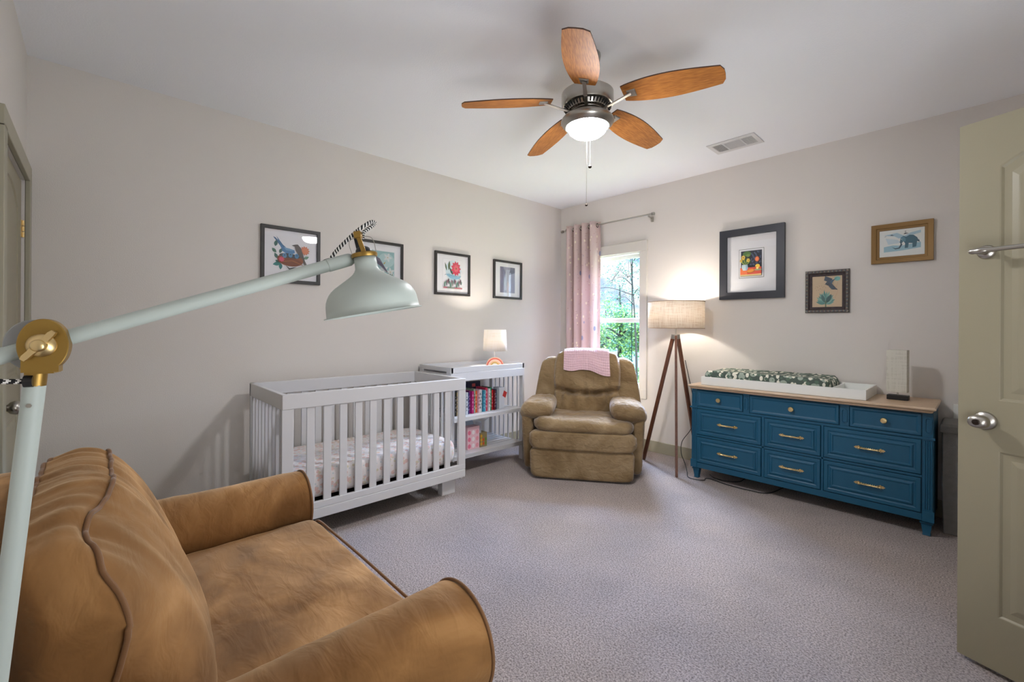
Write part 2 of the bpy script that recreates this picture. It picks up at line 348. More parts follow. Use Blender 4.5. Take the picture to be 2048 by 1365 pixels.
# ---------------------------------------------------------------- room shell
S('floor', CARPET, (0, XR, YB, 0, -.05, 0))
S('ceiling', CEIL, (-.15, XR+.15, YB-.15, .15, H, H+.12))
S('wall_left', WALL, (-.15, 0, YB-.15, .15, -.05, H))
S('wall_back', WALL, (0, WX0, 0, .15, -.05, H), (WX1, XR+.15, 0, .15, -.05, H), (WX0, WX1, 0, .15, -.05, WZ0), (WX0, WX1, 0, .15, WZ1, H))
S('wall_right', WALL, (XR, XR+.15, YB-.15, 0, -.05, H))
DX0, DX1, DZ = .075, .90, 2.04
S('wall_front', WALL, (0, DX0, YB-.15, YB, -.05, H), (DX1, XR, YB-.15, YB, -.05, H), (DX0, DX1, YB-.15, YB, DZ, H), (DX0, DX1, YB-.15, YB-.1, -.05, DZ))
S('baseboard_back', TRIM, (.012, XR, -.012, -.0005, 0, .115), bevel=.003)
S('baseboard_left', TRIM, (.0005, .012, YB+.02, -.0005, 0, .115), bevel=.003)
S('baseboard_front', TRIM, (1.0, XR-.02, YB+.0005, YB+.012, 0, .115), bevel=.003)

# ---------------------------------------------------------------- window
wn = thing('window_1', None, None, (.685, 0, WZ0), kind='structure')
B('window_casing', CASING, wn, (WX1, WX1+.082, -.02, -.0005, WZ0-.0, WZ1), (WX0-.082, WX0, -.02, -.0005, WZ0, WZ1), bevel=.003)
B('head_casing', CASING, wn, (WX0-.087, WX1+.087, -.024, -.0005, WZ1, WZ1+.108), bevel=.003)
B('apron', CASING, wn, (WX0-.082, WX1+.082, -.02, -.0005, WZ0-.098, WZ0-.0), bevel=.003)
B('jamb_liner', VINYL, wn, (WX0, WX0+.012, -.0, .13, WZ0, WZ1), (WX1-.012, WX1, 0, .13, WZ0, WZ1), (WX0, WX1, 0, .13, WZ1-.012, WZ1), (WX0, WX1, 0, .13, WZ0, WZ0+.012))
def sash(name, z0, z1, y0, y1, bot, top):
    a, b = WX0+.012, WX1-.012
    q = B(name, VINYL, wn, (a, a+.03, y0, y1, z0, z1), (b-.022, b, y0, y1, z0, z1), (a+.03, b-.022, y0, y1, z0, z0+bot), (a+.03, b-.022, y0, y1, z1-top, z1), bevel=.002)
    B('glass_pane', WINGLASS, q, (a+.03, b-.022, (y0+y1)/2-.002, (y0+y1)/2+.002, z0+bot, z1-top))
sash('upper_sash', 1.335, WZ1-.012, .075, .105, .05, .035)
sash('lower_sash', WZ0+.012, 1.378, .04, .07, .04, .04)
B('screen_frame', mat('dark_screen_paint', (34, 48, 48), .8, spec=.05), wn, (WX1-.175, WX1-.168, .112, .118, WZ0+.012, WZ1-.012))

# ---------------------------------------------------------------- closet door (left edge of the picture)
d2 = thing('door_2', None, None, (.49, YB, 0), kind='structure')
def arch(x0, x1, z0, z1, rise, i, y, n=14, fn=None):
    """rect with arched top, inset by i"""
    x0 += i; x1 -= i; z0 += i; xm = (x0+x1)/2; hw = (x1-x0)/2; zz = z1-i; rs = max(rise, 1e-6)
    p = [(x0, z0), (x1, z0)] + [(xm+hw*math.cos(PI*0 + 0) - (2*hw)*k/n, zz + rs*(1-(1-2*k/n)**2)) for k in range(n+1)]
    return [fn(x, z, y) for x, z in p]
def panel_door(root, W_, Z0, Z1, T, fn, mname='door_slab', mt=DOORP):
    """fn(u,z,depth) -> world. panels: arched upper, square lower. depth 0 = front face, positive into the slab"""
    q = M()
    st = .112; xs = (st, W_-st); lo = (.215, .828); hi = (1.012, 1.875); rise = .09 if W_ > .7 else .08
    core = .007
    # core slab
    c8 = [[fn(0, Z0, core), fn(W_, Z0, core), fn(W_, Z1, core), fn(0, Z1, core)], [fn(0, Z0, T), fn(W_, Z0, T), fn(W_, Z1, T), fn(0, Z1, T)]]
    q.loft(c8, False, True)
    def pr(pts):
        a = [fn(x, z, core) for x, z in pts]; b = [fn(x, z, 0) for x, z in pts]; q.loft([a, b], False, True)
    pr([(0, Z0), (st, Z0), (st, Z1), (0, Z1)]); pr([(W_-st, Z0), (W_, Z0), (W_, Z1), (W_-st, Z1)])
    pr([(st, Z0), (W_-st, Z0), (W_-st, lo[0]), (st, lo[0])]); pr([(st, lo[1]), (W_-st, lo[1]), (W_-st, hi[0]), (st, hi[0])])
    top = [(W_-st, Z1), (st, Z1)] + [(x, z) for x, z in [((st + (W_-2*st)*k/14), hi[1] + rise*(1-(1-2*k/14)**2)) for k in range(15)]]
    pr(top)
    for z0, z1, rs in ((lo[0], lo[1], 0), (hi[0], hi[1], rise)):
        L_ = [arch(xs[0], xs[1], z0, z1, rs, i, d, fn=lambda x, z, y: fn(x, z, y)) for i, d in ((0, 0), (.004, .001), (.010, .0065), (.026, .0068), (.030, .0068), (.048, .002), (.052, .0015))]
        q.loft(L_, False, True)
    return q.build(mname, mt, root)
panel_door(d2, .80, .012, 2.03, .035, lambda u, z, d: Vector((.083+u, YB-.012-d, z)))
B('door_casing', TRIM, d2, (.002, .075, YB+.0005, YB+.02, 0, 2.05), (.90, .975, YB+.0005, YB+.02, 0, 2.05), (.002, .975, YB+.0005, YB+.02, 2.04, 2.125), bevel=.003)
for z in (.25, 1.78):
    hg = M(); hg.box(.078, .098, YB-.012, YB-.009, z-.045, z+.045)
    for k in range(3): hg.cyl((.0805, YB-.005, z-.045+k*.031), (.0805, YB-.005, z-.018+k*.031), .006, n=12)
    hg.build('hinge', BRASS, d2)
def knob(name, root, p, nrm, m=NICKEL, s=1.0):
    q = M(); q.lathe([(.0, 0), (.033*s, 0), (.033*s, .004), (.029*s, .009), (.013*s, .012), (.012*s, .024), (.015*s, .03), (.024*s, .037), (.0285*s, .048), (.0275*s, .058), (.02*s, .066), (.008*s, .069), (0, .069)], p, nrm, 28)
    return q.build(name, m, root, smooth=True, angle=50)
knob('door_knob', d2, (.865-.02, YB-.012, .93), (0, 1, 0))

# ---------------------------------------------------------------- open door (right edge of the picture)
do, du = Vector((3.503, -1.732, 0)), Vector((.936, -.353, 0)); du.normalize(); dn = Vector((du.y, -du.x, 0))
d1 = thing('door_1', None, None, tuple(do+du*.76), kind='structure')
panel_door(d1, .76, .016, 2.062, .035, lambda u, z, d: do + du*u + Vector((0, 0, z)) - dn*d)
kp = do + du*.076 + Vector((0, 0, .932))
k = M(); k.lathe([(0, 0), (.034, 0), (.034, .003), (.03, .009), (.014, .012), (.0125, .022), (.016, .028)], kp, dn, 32)
k.blob(kp + dn*.046, (.03, .021, .024), 2.4, 12, A=(du, dn, Vector((0, 0, 1)))); k = k.build('door_knob', NICKEL, d1, smooth=True, angle=50)
kb = M(); kb.lathe([(0, 0), (.011, 0), (.011, .003), (.009, .004), (0, .004)], kp + dn*.066, dn, 20); kb.bar(kp+dn*.0715-du*.007, kp+dn*.0715+du*.007, .004, .003); kb.build('lock_button', METALD, k)
tb = M(); zt = Vector((0, 0, 1.563))
b0 = do + du*.078 + zt
tb.lathe([(0, 0), (.026, 0), (.026, .003), (.022, .008), (.011, .012), (.009, .02), (.009, .055)], b0, dn, 28)
b1 = do + du*.69 + zt; tb.lathe([(0, 0), (.026, 0), (.026, .003), (.022, .008), (.011, .012), (.009, .02), (.009, .055)], b1, dn, 28)
tb.lathe([(0, -.028), (.004, -.028), (.008, -.024), (.0105, -.016), (.0095, -.008), (.012, -.002), (.0135, .006), (.013, .014), (.010, .022), (.0085, .026), (.0085, .61), (.0105, .615), (.013, .63), (.0085, .64), (0, .642)], b0 + dn*.06 - du*.0, du, 24)
tb.build('towel_bar', NICKEL, d1, smooth=True, angle=50)
hg = M()
for z in (.25, 1.03, 1.82): hg.cyl(do+du*.765+dn*.004+Vector((0, 0, z-.045)), do+du*.765+dn*.004+Vector((0, 0, z+.045)), .006)
hg.build('hinge', NICKEL, d1)
S('trim_1', TRIM, (XR-.02, XR-.0005, -1.98, -1.9, 0, 2.14), (XR-.02, XR-.0005, -2.87, -2.79, 0, 2.14), (XR-.02, XR-.0005, -2.79, -1.98, 2.06, 2.14), bevel=.003)

# ---------------------------------------------------------------- ceiling fan
FX, FY = 2.105, -2.26
fan = thing('ceiling_fan', 'five-bladed oak and brushed nickel ceiling fan with a lit frosted bowl', 'ceiling fan', (FX, FY, H))
q = M(); q.lathe([(0, 0), (.068, 0), (.07, -.01), (.062, -.045), (.03, -.07), (.0, -.07)][::-1], (FX, FY, H-.0005), (0, 0, 1)); q.build('canopy', NICKEL, fan, smooth=True, angle=40)
q = M(); q.cyl((FX, FY, 2.54), (FX, FY, H-.06), .0125); q.build('downrod', NICKEL, fan, smooth=True, angle=40)
q = M(); q.lathe([(0, 2.548), (.05, 2.546), (.125, 2.54), (.138, 2.53), (.139, 2.475), (.133, 2.462), (.118, 2.458), (.104, 2.44), (.075, 2.436), (0, 2.436)], (FX, FY, 0), (0, 0, 1), 48); mh = q.build('motor_housing', NICKEL, fan, smooth=True, angle=35)
q = M()
for i in range(40):
    a = 2*PI*i/40; ca, sa = math.cos(a), math.sin(a)
    q.bar((FX+.127*ca, FY+.127*sa, 2.4572), (FX+.0955*ca, FY+.0955*sa, 2.4365 if False else 2.4385), .007, .004)
q.build('vent_slots', mat('vent_dark', (24, 22, 20), .8), mh)
q = M(); q.lathe([(0, 2.437), (.085, 2.437), (.088, 2.425), (.082, 2.415), (.06, 2.41), (.057, 2.40), (.062, 2.396), (.1, 2.392), (.128, 2.384), (.139, 2.370), (.141, 2.36), (.137, 2.35), (.13, 2.344), (.124, 2.336), (.116, 2.330), (.110, 2.332), (.110, 2.36), (0, 2.362)][::1], (FX, FY, .02), (0, 0, 1), 48); q.build('light_fitter', NICKEL, fan, smooth=True, angle=35)
q = M(); q.lathe([(.110, 2.372), (.109, 2.36), (.105, 2.344), (.095, 2.327), (.077, 2.312), (.053, 2.302), (.027, 2.297), (0, 2.2955)], (FX, FY, 0), (0, 0, 1), 40, cap=False)
gl = mat('lit_frosted_glass', (255, 236, 206), .3); b = gl.node_tree.nodes['Principled BSDF']; b.inputs['Emission Color'].default_value = srgb((248, 248, 252)); b.inputs['Emission Strength'].default_value = FAN_E
q.build('glass_bowl', gl, fan, smooth=True)
for i in range(5):
    a = math.radians(15.1+72*i); u = Vector((math.cos(a), math.sin(a), 0)); v = Vector((-math.sin(a), math.cos(a), 0)); c0 = Vector((FX, FY, 0))
    tp = math.radians(13)
    def bp(r, s, dz=0, u=u, v=v):
        return c0 + u*r + v*s*math.cos(tp) + Vector((0, 0, 2.478-.038*(r-.2)/.464 - s*math.sin(tp)+dz))
    def wd(t): return .052 + .030*math.sin(PI*min(1, t*.98)**.85) + .004*t
    n = 22; prof = []
    for k_ in range(n+1):
        t = k_/n; r = .195+.462*t; prof.append((r, wd(t)))
    out = [(r, -w_) for r, w_ in prof] + [(.664 + .008, -.03), (.674, 0), (.672, .03)] + [(r, w_) for r, w_ in reversed(prof)]
    q = M(); top = [bp(r, s, .006) for r, s in out]; bot = [bp(r, s, 0) for r, s in out]
    q.m = 1; q.loft([bot, top]); q.m = 0; q.poly(bot[::-1]); q.poly(top)
    # own local frame along the blade so the grain runs lengthwise
    bo = bpy.data.objects.new('tmp', None)
    o = q.build('blade', [OAK, OAKE], fan)
    Rm = Matrix.Rotation(a, 4, 'Z'); loc = WM[fan.name].inverted() @ Matrix.Translation((FX, FY, 2.46)) @ Rm
    o.data.transform(loc.inverted()); o.matrix_local = loc; WM[o.name] = WM[fan.name] @ loc
    q = M(); q.loft([[bp(r, s, -.0005) for r, s in ((.215, -.022), (.262, -.026), (.262, .026), (.215, .022))], [bp(r, s, -.006) for r, s in ((.219, -.018), (.258, -.022), (.258, .022), (.219, .018))]], True, True)
    q.bar(bp(.235, 0, -.004), c0+u*.15+Vector((0, 0, 2.447)), .02, .006); q.bar(c0+u*.152+Vector((0, 0, 2.447)), c0+u*.075+Vector((0, 0, 2.43)), .018, .006)
    q.build('blade_bracket', NICKEL, fan, bevel=.0015)
for (dx, dy, z0, z1, r) in ((-.055, .068, 2.36, 1.965, .0075), (.066, -.063, 2.36, 2.115, .009)):
    q = M(); nb = int((z0-z1)/.006)
    q.cyl((FX+dx, FY+dy, z1), (FX+dx, FY+dy, z0), .0011, n=6)
    for k_ in range(nb): q.lathe([(0, -.0016), (.0017, 0), (0, .0016)], (FX+dx, FY+dy, z1+k_*.006), (0, 0, 1), 6)
    ch = q.build('pull_chain', NICKEL, fan)
    q = M(); q.blob((FX+dx, FY+dy, z1-r), (r, r, r*.8), 2, 8); q.build('pull_ball', METALD, ch, smooth=True)

# ---------------------------------------------------------------- ceiling vent
v = thing('ceiling_vent', 'white ceiling air register with three louvre banks above the dresser', 'vent', (2.22, -.505, H))
x0, x1, y0, y1 = 2.045, 2.397, -.62, -.385
B('frame', WHITE, v, (x0, x1, y0, y0+.04, H-.006, H-.0005), (x0, x1, y1-.04, y1, H-.006, H-.0005), (x0, x0+.03, y0+.04, y1-.04, H-.006, H-.0005), (x1-.03, x1, y0+.04, y1-.04, H-.006, H-.0005), (2.150, 2.160, y0+.04, y1-.04, H-.006, H-.0005), (2.280, 2.290, y0+.04, y1-.04, H-.006, H-.0005))
B('backing', mat('vent_shadow', (26, 26, 26), .9), v, (x0+.03, x1-.03, y0+.04, y1-.04, H-.0015, H-.0005))
q = M()
for a_, b_, n_, tl in ((x0+.03, 2.150, 8, 1), (2.29, x1-.03, 8, -1)):
    for k_ in range(n_):
        xx = a_+(b_-a_)*(k_+.5)/n_; q.add([(xx-.004*tl-.0, y0+.04, H-.002), (xx+.003*tl, y0+.04, H-.006), (xx+.003*tl, y1-.04, H-.006), (xx-.004*tl, y1-.04, H-.002)], [(0, 1, 2, 3)])
        q.box(xx-.0014, xx+.0014, y0+.04, y1-.04, H-.0058, H-.0018)
for k_ in range(12):
    yy = y0+.04+(y1-y0-.08)*(k_+.5)/12; q.box(2.160, 2.280, yy-.004, yy+.003, H-.0058, H-.0018)
q.build('louvres', WHITE, v)

# ---------------------------------------------------------------- pictures
class Art:
    """flat layered polygons in unit coordinates of a print"""
    def __init__(s, w_, h_): s.q = M(); s.w = w_; s.h = h_; s.k = 0
    def P(s, c, pts):
        s.k += 1; y = -.0002*s.k; s.q.paint(c); s.q.poly([((x-.5)*s.w, y, (z-.5)*s.h) for x, z in pts]); return s
    def R(s, c, x0, z0, x1, z1): return s.P(c, [(x0, z0), (x1, z0), (x1, z1), (x0, z1)])
    def E(s, c, x, z, a, b=None, rot=0, n=18):
        b = a if b is None else b; return s.P(c, [(x+a*math.cos(t)*math.cos(rot)-b*math.sin(t)*math.sin(rot), z+a*math.cos(t)*math.sin(rot)+b*math.sin(t)*math.cos(rot)) for t in [2*PI*i/n for i in range(n)]])
    def Lf(s, c, x, z, l, w_, ang):
        ca, sa = math.cos(ang), math.sin(ang); p = []
        for i in range(9): t = i/8; p.append((t*l, w_*math.sin(PI*t)*(1-.3*t)))
        p = p + [(a, -b) for a, b in p[-2:0:-1]]
        return s.P(c, [(x+a*ca-b*sa, z+a*sa+b*ca) for a, b in p])
    def F(s, c, cc, x, z, r, n=9, asp=1):
        for i in range(n): s.Lf(c, x, z, r, r*.3, 2*PI*i/n)
        return s.E(cc, x, z, r*.22)
def art_nest(w_, h_):
    a = Art(w_, h_); a.R((236, 236, 240), 0, 0, 1, 1)
    a.P((66, 110, 150), [(.16, .85), (.2, .84), (.36, .68), (.32, .64)]); a.P((66, 120, 160), [(.22, .87), (.34, .71), (.4, .66), (.3, .66)])
    a.P((78, 132, 180), [(.28, .72), (.36, .66), (.46, .645), (.56, .62), (.57, .56), (.5, .53), (.4, .54), (.33, .58)]); a.P((120, 165, 200), [(.36, .66), (.46, .645), (.56, .62), (.5, .6), (.4, .6)])
    for c, x, z, l, g in (((52, 104, 96), .2, .66, .13, 1.4), ((70, 120, 104), .14, .62, .12, -.8), ((52, 104, 96), .28, .53, .11, 1.2), ((52, 104, 96), .24, .42, .12, 2.0), ((36, 130, 126), .3, .33, .15, 3.4), ((36, 130, 126), .3, .33, .13, 4.7), ((110, 150, 130), .74, .46, .12, .5), ((52, 104, 96), .2, .38, .1, -.4)):
        a.Lf(c, x, z, l, l*.3, g)
    a.F((216, 128, 92), (180, 90, 60), .76, .63, .1, 11); a.E((222, 140, 104), .76, .63, .06)
    a.P((92, 86, 84), [(.5, .71), (.56, .70), (.58, .62), (.62, .55), (.7, .42), (.78, .28), (.82, .3), (.76, .42), (.72, .56), (.68, .68), (.62, .745), (.57, .735)])
    a.E((140, 76, 36), .48, .41, .25, .13, -.05); a.E((60, 66, 70), .47, .49, .2, .05, -.05); a.E((120, 60, 26), .5, .37, .2, .08, -.05)
    for x, z in ((.37, .49), (.48, .51), (.6, .5)): a.E((86, 140, 180), x, z, .04, .05); a.E((40, 60, 80), x, z+.01, .012)
    for i in range(9): a.Lf((168, 98, 48), .3+.04*i, .4-.012*abs(i-4), .12, .008, .3-.08*i)
    a.F((206, 70, 96), (150, 40, 60), .31, .41, .065, 8); a.E((214, 86, 110), .31, .41, .04)
    a.P((50, 60, 60), [(.38, .3), (.46, .2), (.6, .28), (.46, .24)])
    return a
def art_hummer(w_, h_):
    a = Art(w_, h_); a.R((150, 190, 190), 0, 0, 1, 1); a.E((178, 208, 206), .7, .7, .3, .25); a.E((170, 204, 204), .3, .3, .3)
    for x, z in ((.75, .8), (.62, .38), (.85, .3), (.4, .2)):
        for i in range(5): a.Lf((214, 220, 218), x, z, .17, .05, 1.257*i+x*5)
        a.E((200, 180, 120), x, z, .02)
    for i in range(9): a.Lf((60, 92, 66) if i % 2 else (92, 116, 74), .1+.1*i, .0, .26, .03, 1.2+.1*(i % 5))
    a.P((110, 104, 118), [(.18, .74), (.3, .8), (.44, .74), (.56, .56), (.74, .3), (.7, .28), (.5, .46), (.34, .56), (.24, .68)])
    a.P((74, 72, 92), [(.34, .68), (.5, .6), (.72, .32), (.56, .44), (.36, .58)]); a.P((150, 140, 120), [(.2, .73), (.3, .68), (.36, .56), (.28, .62)])
    a.P((60, 50, 50), [(.18, .74), (.02, .82), (.03, .83)]); a.P((190, 160, 70), [(.56, .56), (.66, .66), (.62, .56)])
    return a
def art_flower(w_, h_):
    a = Art(w_, h_); a.R((240, 240, 242), 0, 0, 1, 1); a.E((208, 228, 234), .55, .62, .42, .36)
    a.Lf((94, 112, 80), .3, .62, .34, .07, 1.45); a.Lf((76, 96, 70), .2, .6, .3, .045, 1.9); a.Lf((70, 92, 78), .52, .48, .3, .06, 2.2)
    a.F((222, 74, 96), (110, 100, 90), .68, .7, .27, 11); a.F((236, 110, 124), (150, 120, 60), .68, .7, .16, 9)
    a.P((140, 186, 208), [(.12, .47), (.28, .5), (.5, .47), (.8, .42), (.96, .46), (.86, .36), (.6, .31), (.38, .35), (.24, .43)])
    a.P((60, 60, 70), [(.06, .44), (.14, .49), (.13, .46)])
    for i in range(9):
        x = .08+.105*i; a.E(((86, 130, 116), (120, 110, 116), (96, 80, 90))[i % 3], x, .12+.06*(i % 3), .035, .1, .1*(i % 3-1)); a.E(((106, 150, 130), (150, 96, 110))[i % 2], x+.04, .2+.04*(i % 2), .02, .06, -.3)
    a.R((170, 96, 110), .0, .0, .2, .05); a.R((130, 140, 120), .2, .0, .6, .04); a.R((186, 110, 120), .6, .0, 1, .045)
    return a
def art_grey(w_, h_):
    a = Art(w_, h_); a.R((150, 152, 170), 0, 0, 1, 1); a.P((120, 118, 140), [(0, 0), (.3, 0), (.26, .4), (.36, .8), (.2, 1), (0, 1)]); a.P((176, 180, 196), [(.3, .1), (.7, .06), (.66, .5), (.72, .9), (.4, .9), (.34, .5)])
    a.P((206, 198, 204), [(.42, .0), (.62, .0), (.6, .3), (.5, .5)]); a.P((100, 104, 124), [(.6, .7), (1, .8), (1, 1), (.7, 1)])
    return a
def art_still(w_, h_):
    a = Art(w_, h_); a.R((34, 42, 60), 0, 0, 1, 1)
    for i in range(14):
        x, z = .5+.5*((i*37) % 17)/17, .45+.52*((i*29) % 13)/13; a.E((96, 112, 150), x*.97, z, .055, .03, i*.7); a.E((34, 42, 60), x*.97+.01, z, .03, .014, i*.7)
    a.E((84, 126, 60), .3, .88, .2, .1); a.E((120, 150, 70), .36, .82, .1, .06)
    for i in range(11): a.Lf(((74, 116, 50), (160, 178, 80), (52, 92, 50))[i % 3], .24, .42, .34, .022, .5+.2*i)
    for x, z, r in ((.13, .74, .11), (.03, .62, .08), (.38, .62, .09)): a.F((226, 194, 86), (120, 70, 30), x, z, r, 8)
    a.F((222, 110, 60), (160, 60, 30), .8, .64, .12, 9); a.E((232, 130, 80), .8, .64, .07)
    a.R((214, 84, 62), 0, .06, 1, .33); a.R((232, 120, 70), 0, .06, .34, .3); a.R((214, 190, 130), 0, 0, 1, .06)
    a.P((196, 214, 216), [(.08, .45), (.35, .45), (.38, .32), (.33, .22), (.14, .22), (.07, .34)]); a.P((150, 178, 196), [(.27, .45), (.35, .45), (.38, .32), (.33, .22), (.27, .22)])
    a.E((190, 96, 40), .52, .17, .2, .065, .1); a.E((226, 148, 52), .5, .2, .17, .06, .12); a.E((150, 160, 120), .85, .22, .17, .035)
    a.E((236, 196, 70), .83, .36, .11, .08); a.E((250, 226, 140), .82, .28, .05, .04); a.E((200, 80, 50), .7, .3, .08, .03, .6)
    return a
def art_agave(w_, h_):
    a = Art(w_, h_); a.R((206, 182, 148), 0, 0, 1, 1)
    for i in range(14): a.Lf(((104, 160, 150), (82, 140, 132), (130, 178, 164))[i % 3], .45, .1, .42-.04*abs(i-6.5)/2+.04*(i % 2), .06, .2+.21*i)
    a.Lf((56, 104, 104), .43, .14, .3, .07, 1.95); a.Lf((50, 96, 98), .47, .14, .32, .08, .95); a.P((84, 120, 90), [(.44, 0), (.48, 0), (.48, .2), (.44, .2)])
    a.E((120, 184, 176), .84, .9, .1, .07)
    a.P((40, 62, 82), [(.44, 1), (.54, .96), (.68, .9), (.62, .8), (.72, .68), (.86, .54), (.66, .56), (.56, .66), (.56, .74), (.42, .72), (.5, .82), (.4, .86)])
    a.P((62, 98, 124), [(.66, .86), (.8, .9), (.84, .94), (.7, .82), (.66, .74), (.62, .8)]); a.P((28, 44, 60), [(.44, .74), (.58, .78), (.62, .66), (.5, .7)])
    for i in range(16): a.E((150, 110, 90), .1+.024*i, .62+.07*math.sin(i*2.3), .007, .012)
    for i in range(10): a.E((196, 150, 120), .78+.02*(i % 5), .3+.05*i, .01, .014)
    return a
def art_mammoth(w_, h_):
    a = Art(w_, h_); a.R((232, 236, 232), 0, 0, 1, 1); a.P((150, 192, 206), [(.1, .18), (.1, .38), (.3, .42), (.5, .38), (.92, .46), (.92, .26), (.5, .2)])
    a.P((168, 200, 214), [(.1, .82), (.4, .88), (.56, .74), (.7, .84), (.92, .9), (.92, .8), (.66, .72), (.44, .66), (.34, .76)]); a.P((196, 216, 224), [(.14, .7), (.4, .62), (.5, .5), (.2, .46)])
    a.P((40, 98, 118), [(.48, .68), (.54, .74), (.6, .7), (.68, .76), (.76, .74), (.84, .64), (.88, .5), (.9, .46), (.88, .56), (.84, .5), (.82, .3), (.74, .28), (.74, .44), (.66, .46), (.64, .28), (.57, .28), (.58, .46), (.54, .54), (.5, .46), (.46, .5)])
    a.P((32, 70, 88), [(.46, .54), (.48, .44), (.44, .32), (.36, .3), (.28, .36), (.36, .26), (.46, .28), (.52, .42)]); a.E((80, 134, 152), .54, .62, .05, .1, .3)
    a.E((210, 220, 224), .5, .62, .012); a.P((36, 44, 52), [(.24, .8), (.34, .78), (.28, .83)]); a.P((36, 44, 52), [(.54, .8), (.66, .82), (.58, .86)]); a.P((60, 70, 80), [(.1, .76), (.16, .8), (.14, .77)]); a.P((36, 44, 52), [(.56, .9), (.6, .92), (.6, .88)])
    return a
def picture(label, cx, cz, w_, h_, side, border, art, matin, mt, depth=.022, group=None, matcol=(236, 236, 238), wide=None, line=False, chamfer=0):
    loc = (.0005, cx, cz) if side == 'A' else (cx, -.0005, cz)
    r = thing('picture_frame', label, 'picture', loc, PI/2 if side == 'A' else 0, group)
    q = M(); W2, H2 = w_/2, h_/2
    def lp(i, y): return [(-W2+i, y, -H2+i), (W2-i, y, -H2+i), (W2-i, y, H2-i), (-W2+i, y, H2-i)]
    b = border
    if mt is ORNFR:
        q.paint((84, 78, 72)); q.loft([lp(0, 0), lp(0, -depth*.6), lp(.006, -depth), lp(b*.5, -depth*.9)], True, False)
        q.paint((52, 38, 40)); q.loft([lp(b*.5, -depth*.9), lp(b*.62, -depth*.6), lp(b, -depth*.45), lp(b, -.004)])
        n = 34
        for sgn in (-1, 1):
            for k_ in range(n):
                t = -W2+.008+(w_-.016)*k_/(n-1); q.paint(((150, 148, 134), (96, 108, 116), (120, 100, 96))[k_ % 3])
                q.blob((t, -depth*.95, sgn*(H2-b*.28)), (.004, .004, .007), 2, 3)
                t = -H2+.008+(h_-.016)*k_/(n-1); q.blob((sgn*(W2-b*.28), -depth*.95, t), (.007, .004, .004), 2, 3)
    elif chamfer:
        q.loft([lp(0, 0), lp(0, -depth), lp(b*.62, -depth*.75), lp(b*.66, -depth*.5), lp(b*.97, -depth*.42), lp(b, -.004)], True, False)
    else:
        q.loft([lp(0, 0), lp(0, -depth), lp(b, -depth), lp(b, -.004)], True, False)
    q.build('frame', mt, r, ws=False, bevel=.001)
    ow, oh = w_-2*b, h_-2*b
    mb = M(); mb.paint(matcol); mb.poly([(-ow/2, -.0045, -oh/2), (ow/2, -.0045, -oh/2), (ow/2, -.0045, oh/2), (-ow/2, -.0045, oh/2)])
    if matin:
        mw, mh_ = matin; lw = .003
        c = (70, 76, 70) if line else (206, 206, 208)
        e = .014 if line else .0015
        for k_, (ex, cc) in enumerate(((e+(.003 if line else .0015), c), (e, matcol))):
            mb.paint(cc); X, Z = mw/2+ex, mh_/2+ex; mb.poly([(-X, -.0047-.0002*k_, -Z), (X, -.0047-.0002*k_, -Z), (X, -.0047-.0002*k_, Z), (-X, -.0047-.0002*k_, Z)])
        mb.build('mat_board', PAINT, r, ws=False); pw, ph = mw, mh_
    else: pw, ph = ow, oh
    a = art(pw, ph); a.q.v = [p+Vector((0, -.0052, 0)) for p in a.q.v]; a.q.build('print', PAINT, r, ws=False)
    M().box(-ow/2, ow/2, -.0175, -.016, -oh/2, oh/2).build('glass', PICGLASS, r, ws=False) if side == 'A' else M().box(-ow/2, ow/2, -.0145, -.0135, -oh/2, oh/2).build('glass', PICGLASS, r, ws=False)
    return r
GA = 'black framed bird prints in a row'
picture('square black frame with bluebird and nest print, nearest the closet', -3.116, 1.802, .416, .416, 'A', .024, art_nest, None, BLKFR, group=GA)
picture('square black frame with long-tailed bird on teal, behind the reading lamp shade', -2.392, 1.802, .416, .416, 'A', .022, art_hummer, (.25, .25), BLKFR, group=GA)
picture('square black frame with a pink flower above a pale blue bird', -1.638, 1.793, .42, .416, 'A', .022, art_flower, (.225, .285), BLKFR, group=GA)
picture('square black frame with grey print, its glass reflecting the window', -.902, 1.793, .42, .414, 'A', .022, art_grey, (.22, .28), BLKFR, group=GA)
picture('large dark frame with flower vase still life in a wide white mat', 2.183, 1.848, .525, .625, 'B', .062, art_still, (.17, .222), CHARFR, depth=.03, line=True)
picture('small ornate silvered frame with dark bird above a green agave', 2.735, 1.569, .287, .335, 'B', .046, art_agave, None, ORNFR, depth=.026)
picture('bronze gold frame with a small blue mammoth print, nearest the open door', 3.174, 1.894, .334, .282, 'B', .046, art_mammoth, None, GOLDFR, depth=.024, chamfer=1)

# ---------------------------------------------------------------- curtain and rod
rod = thing('curtain_rod', 'thin brushed nickel curtain rod above the window', 'curtain rod', (.7, -.09, 2.43))
q = M(); q.cyl((.13, -.09, 2.432), (.55, -.09, 2.432), .011, n=14); q.cyl((.5, -.09, 2.432), (1.27, -.09, 2.432), .0085, n=14); q.build('rod', NICKEL, rod, smooth=True, angle=40)
for x_ in (.11, 1.275):
    q = M(); sg = -1 if x_ < .5 else 1; q.lathe([(0, 0), (.016, 0), (.016, .006), (.01, .008), (.016, .012), (.017, .024), (.012, .03), (0, .03)], (x_, -.09, 2.432), (sg, 0, 0), 18); q.build('finial', NICKEL, rod, smooth=True, angle=40)
for x_ in (.17, 1.235):
    q = M(); q.bar((x_, -.001, 2.40), (x_, -.02, 2.40), .02, .055); q.bar((x_, -.01, 2.412), (x_, -.09, 2.418), .012, .012); q.build('bracket', NICKEL, rod, bevel=.001)
cu = thing('curtain', 'blush pink bird print grommet curtain drawn to the left of the window', 'curtain', (.4, -.09, .1))
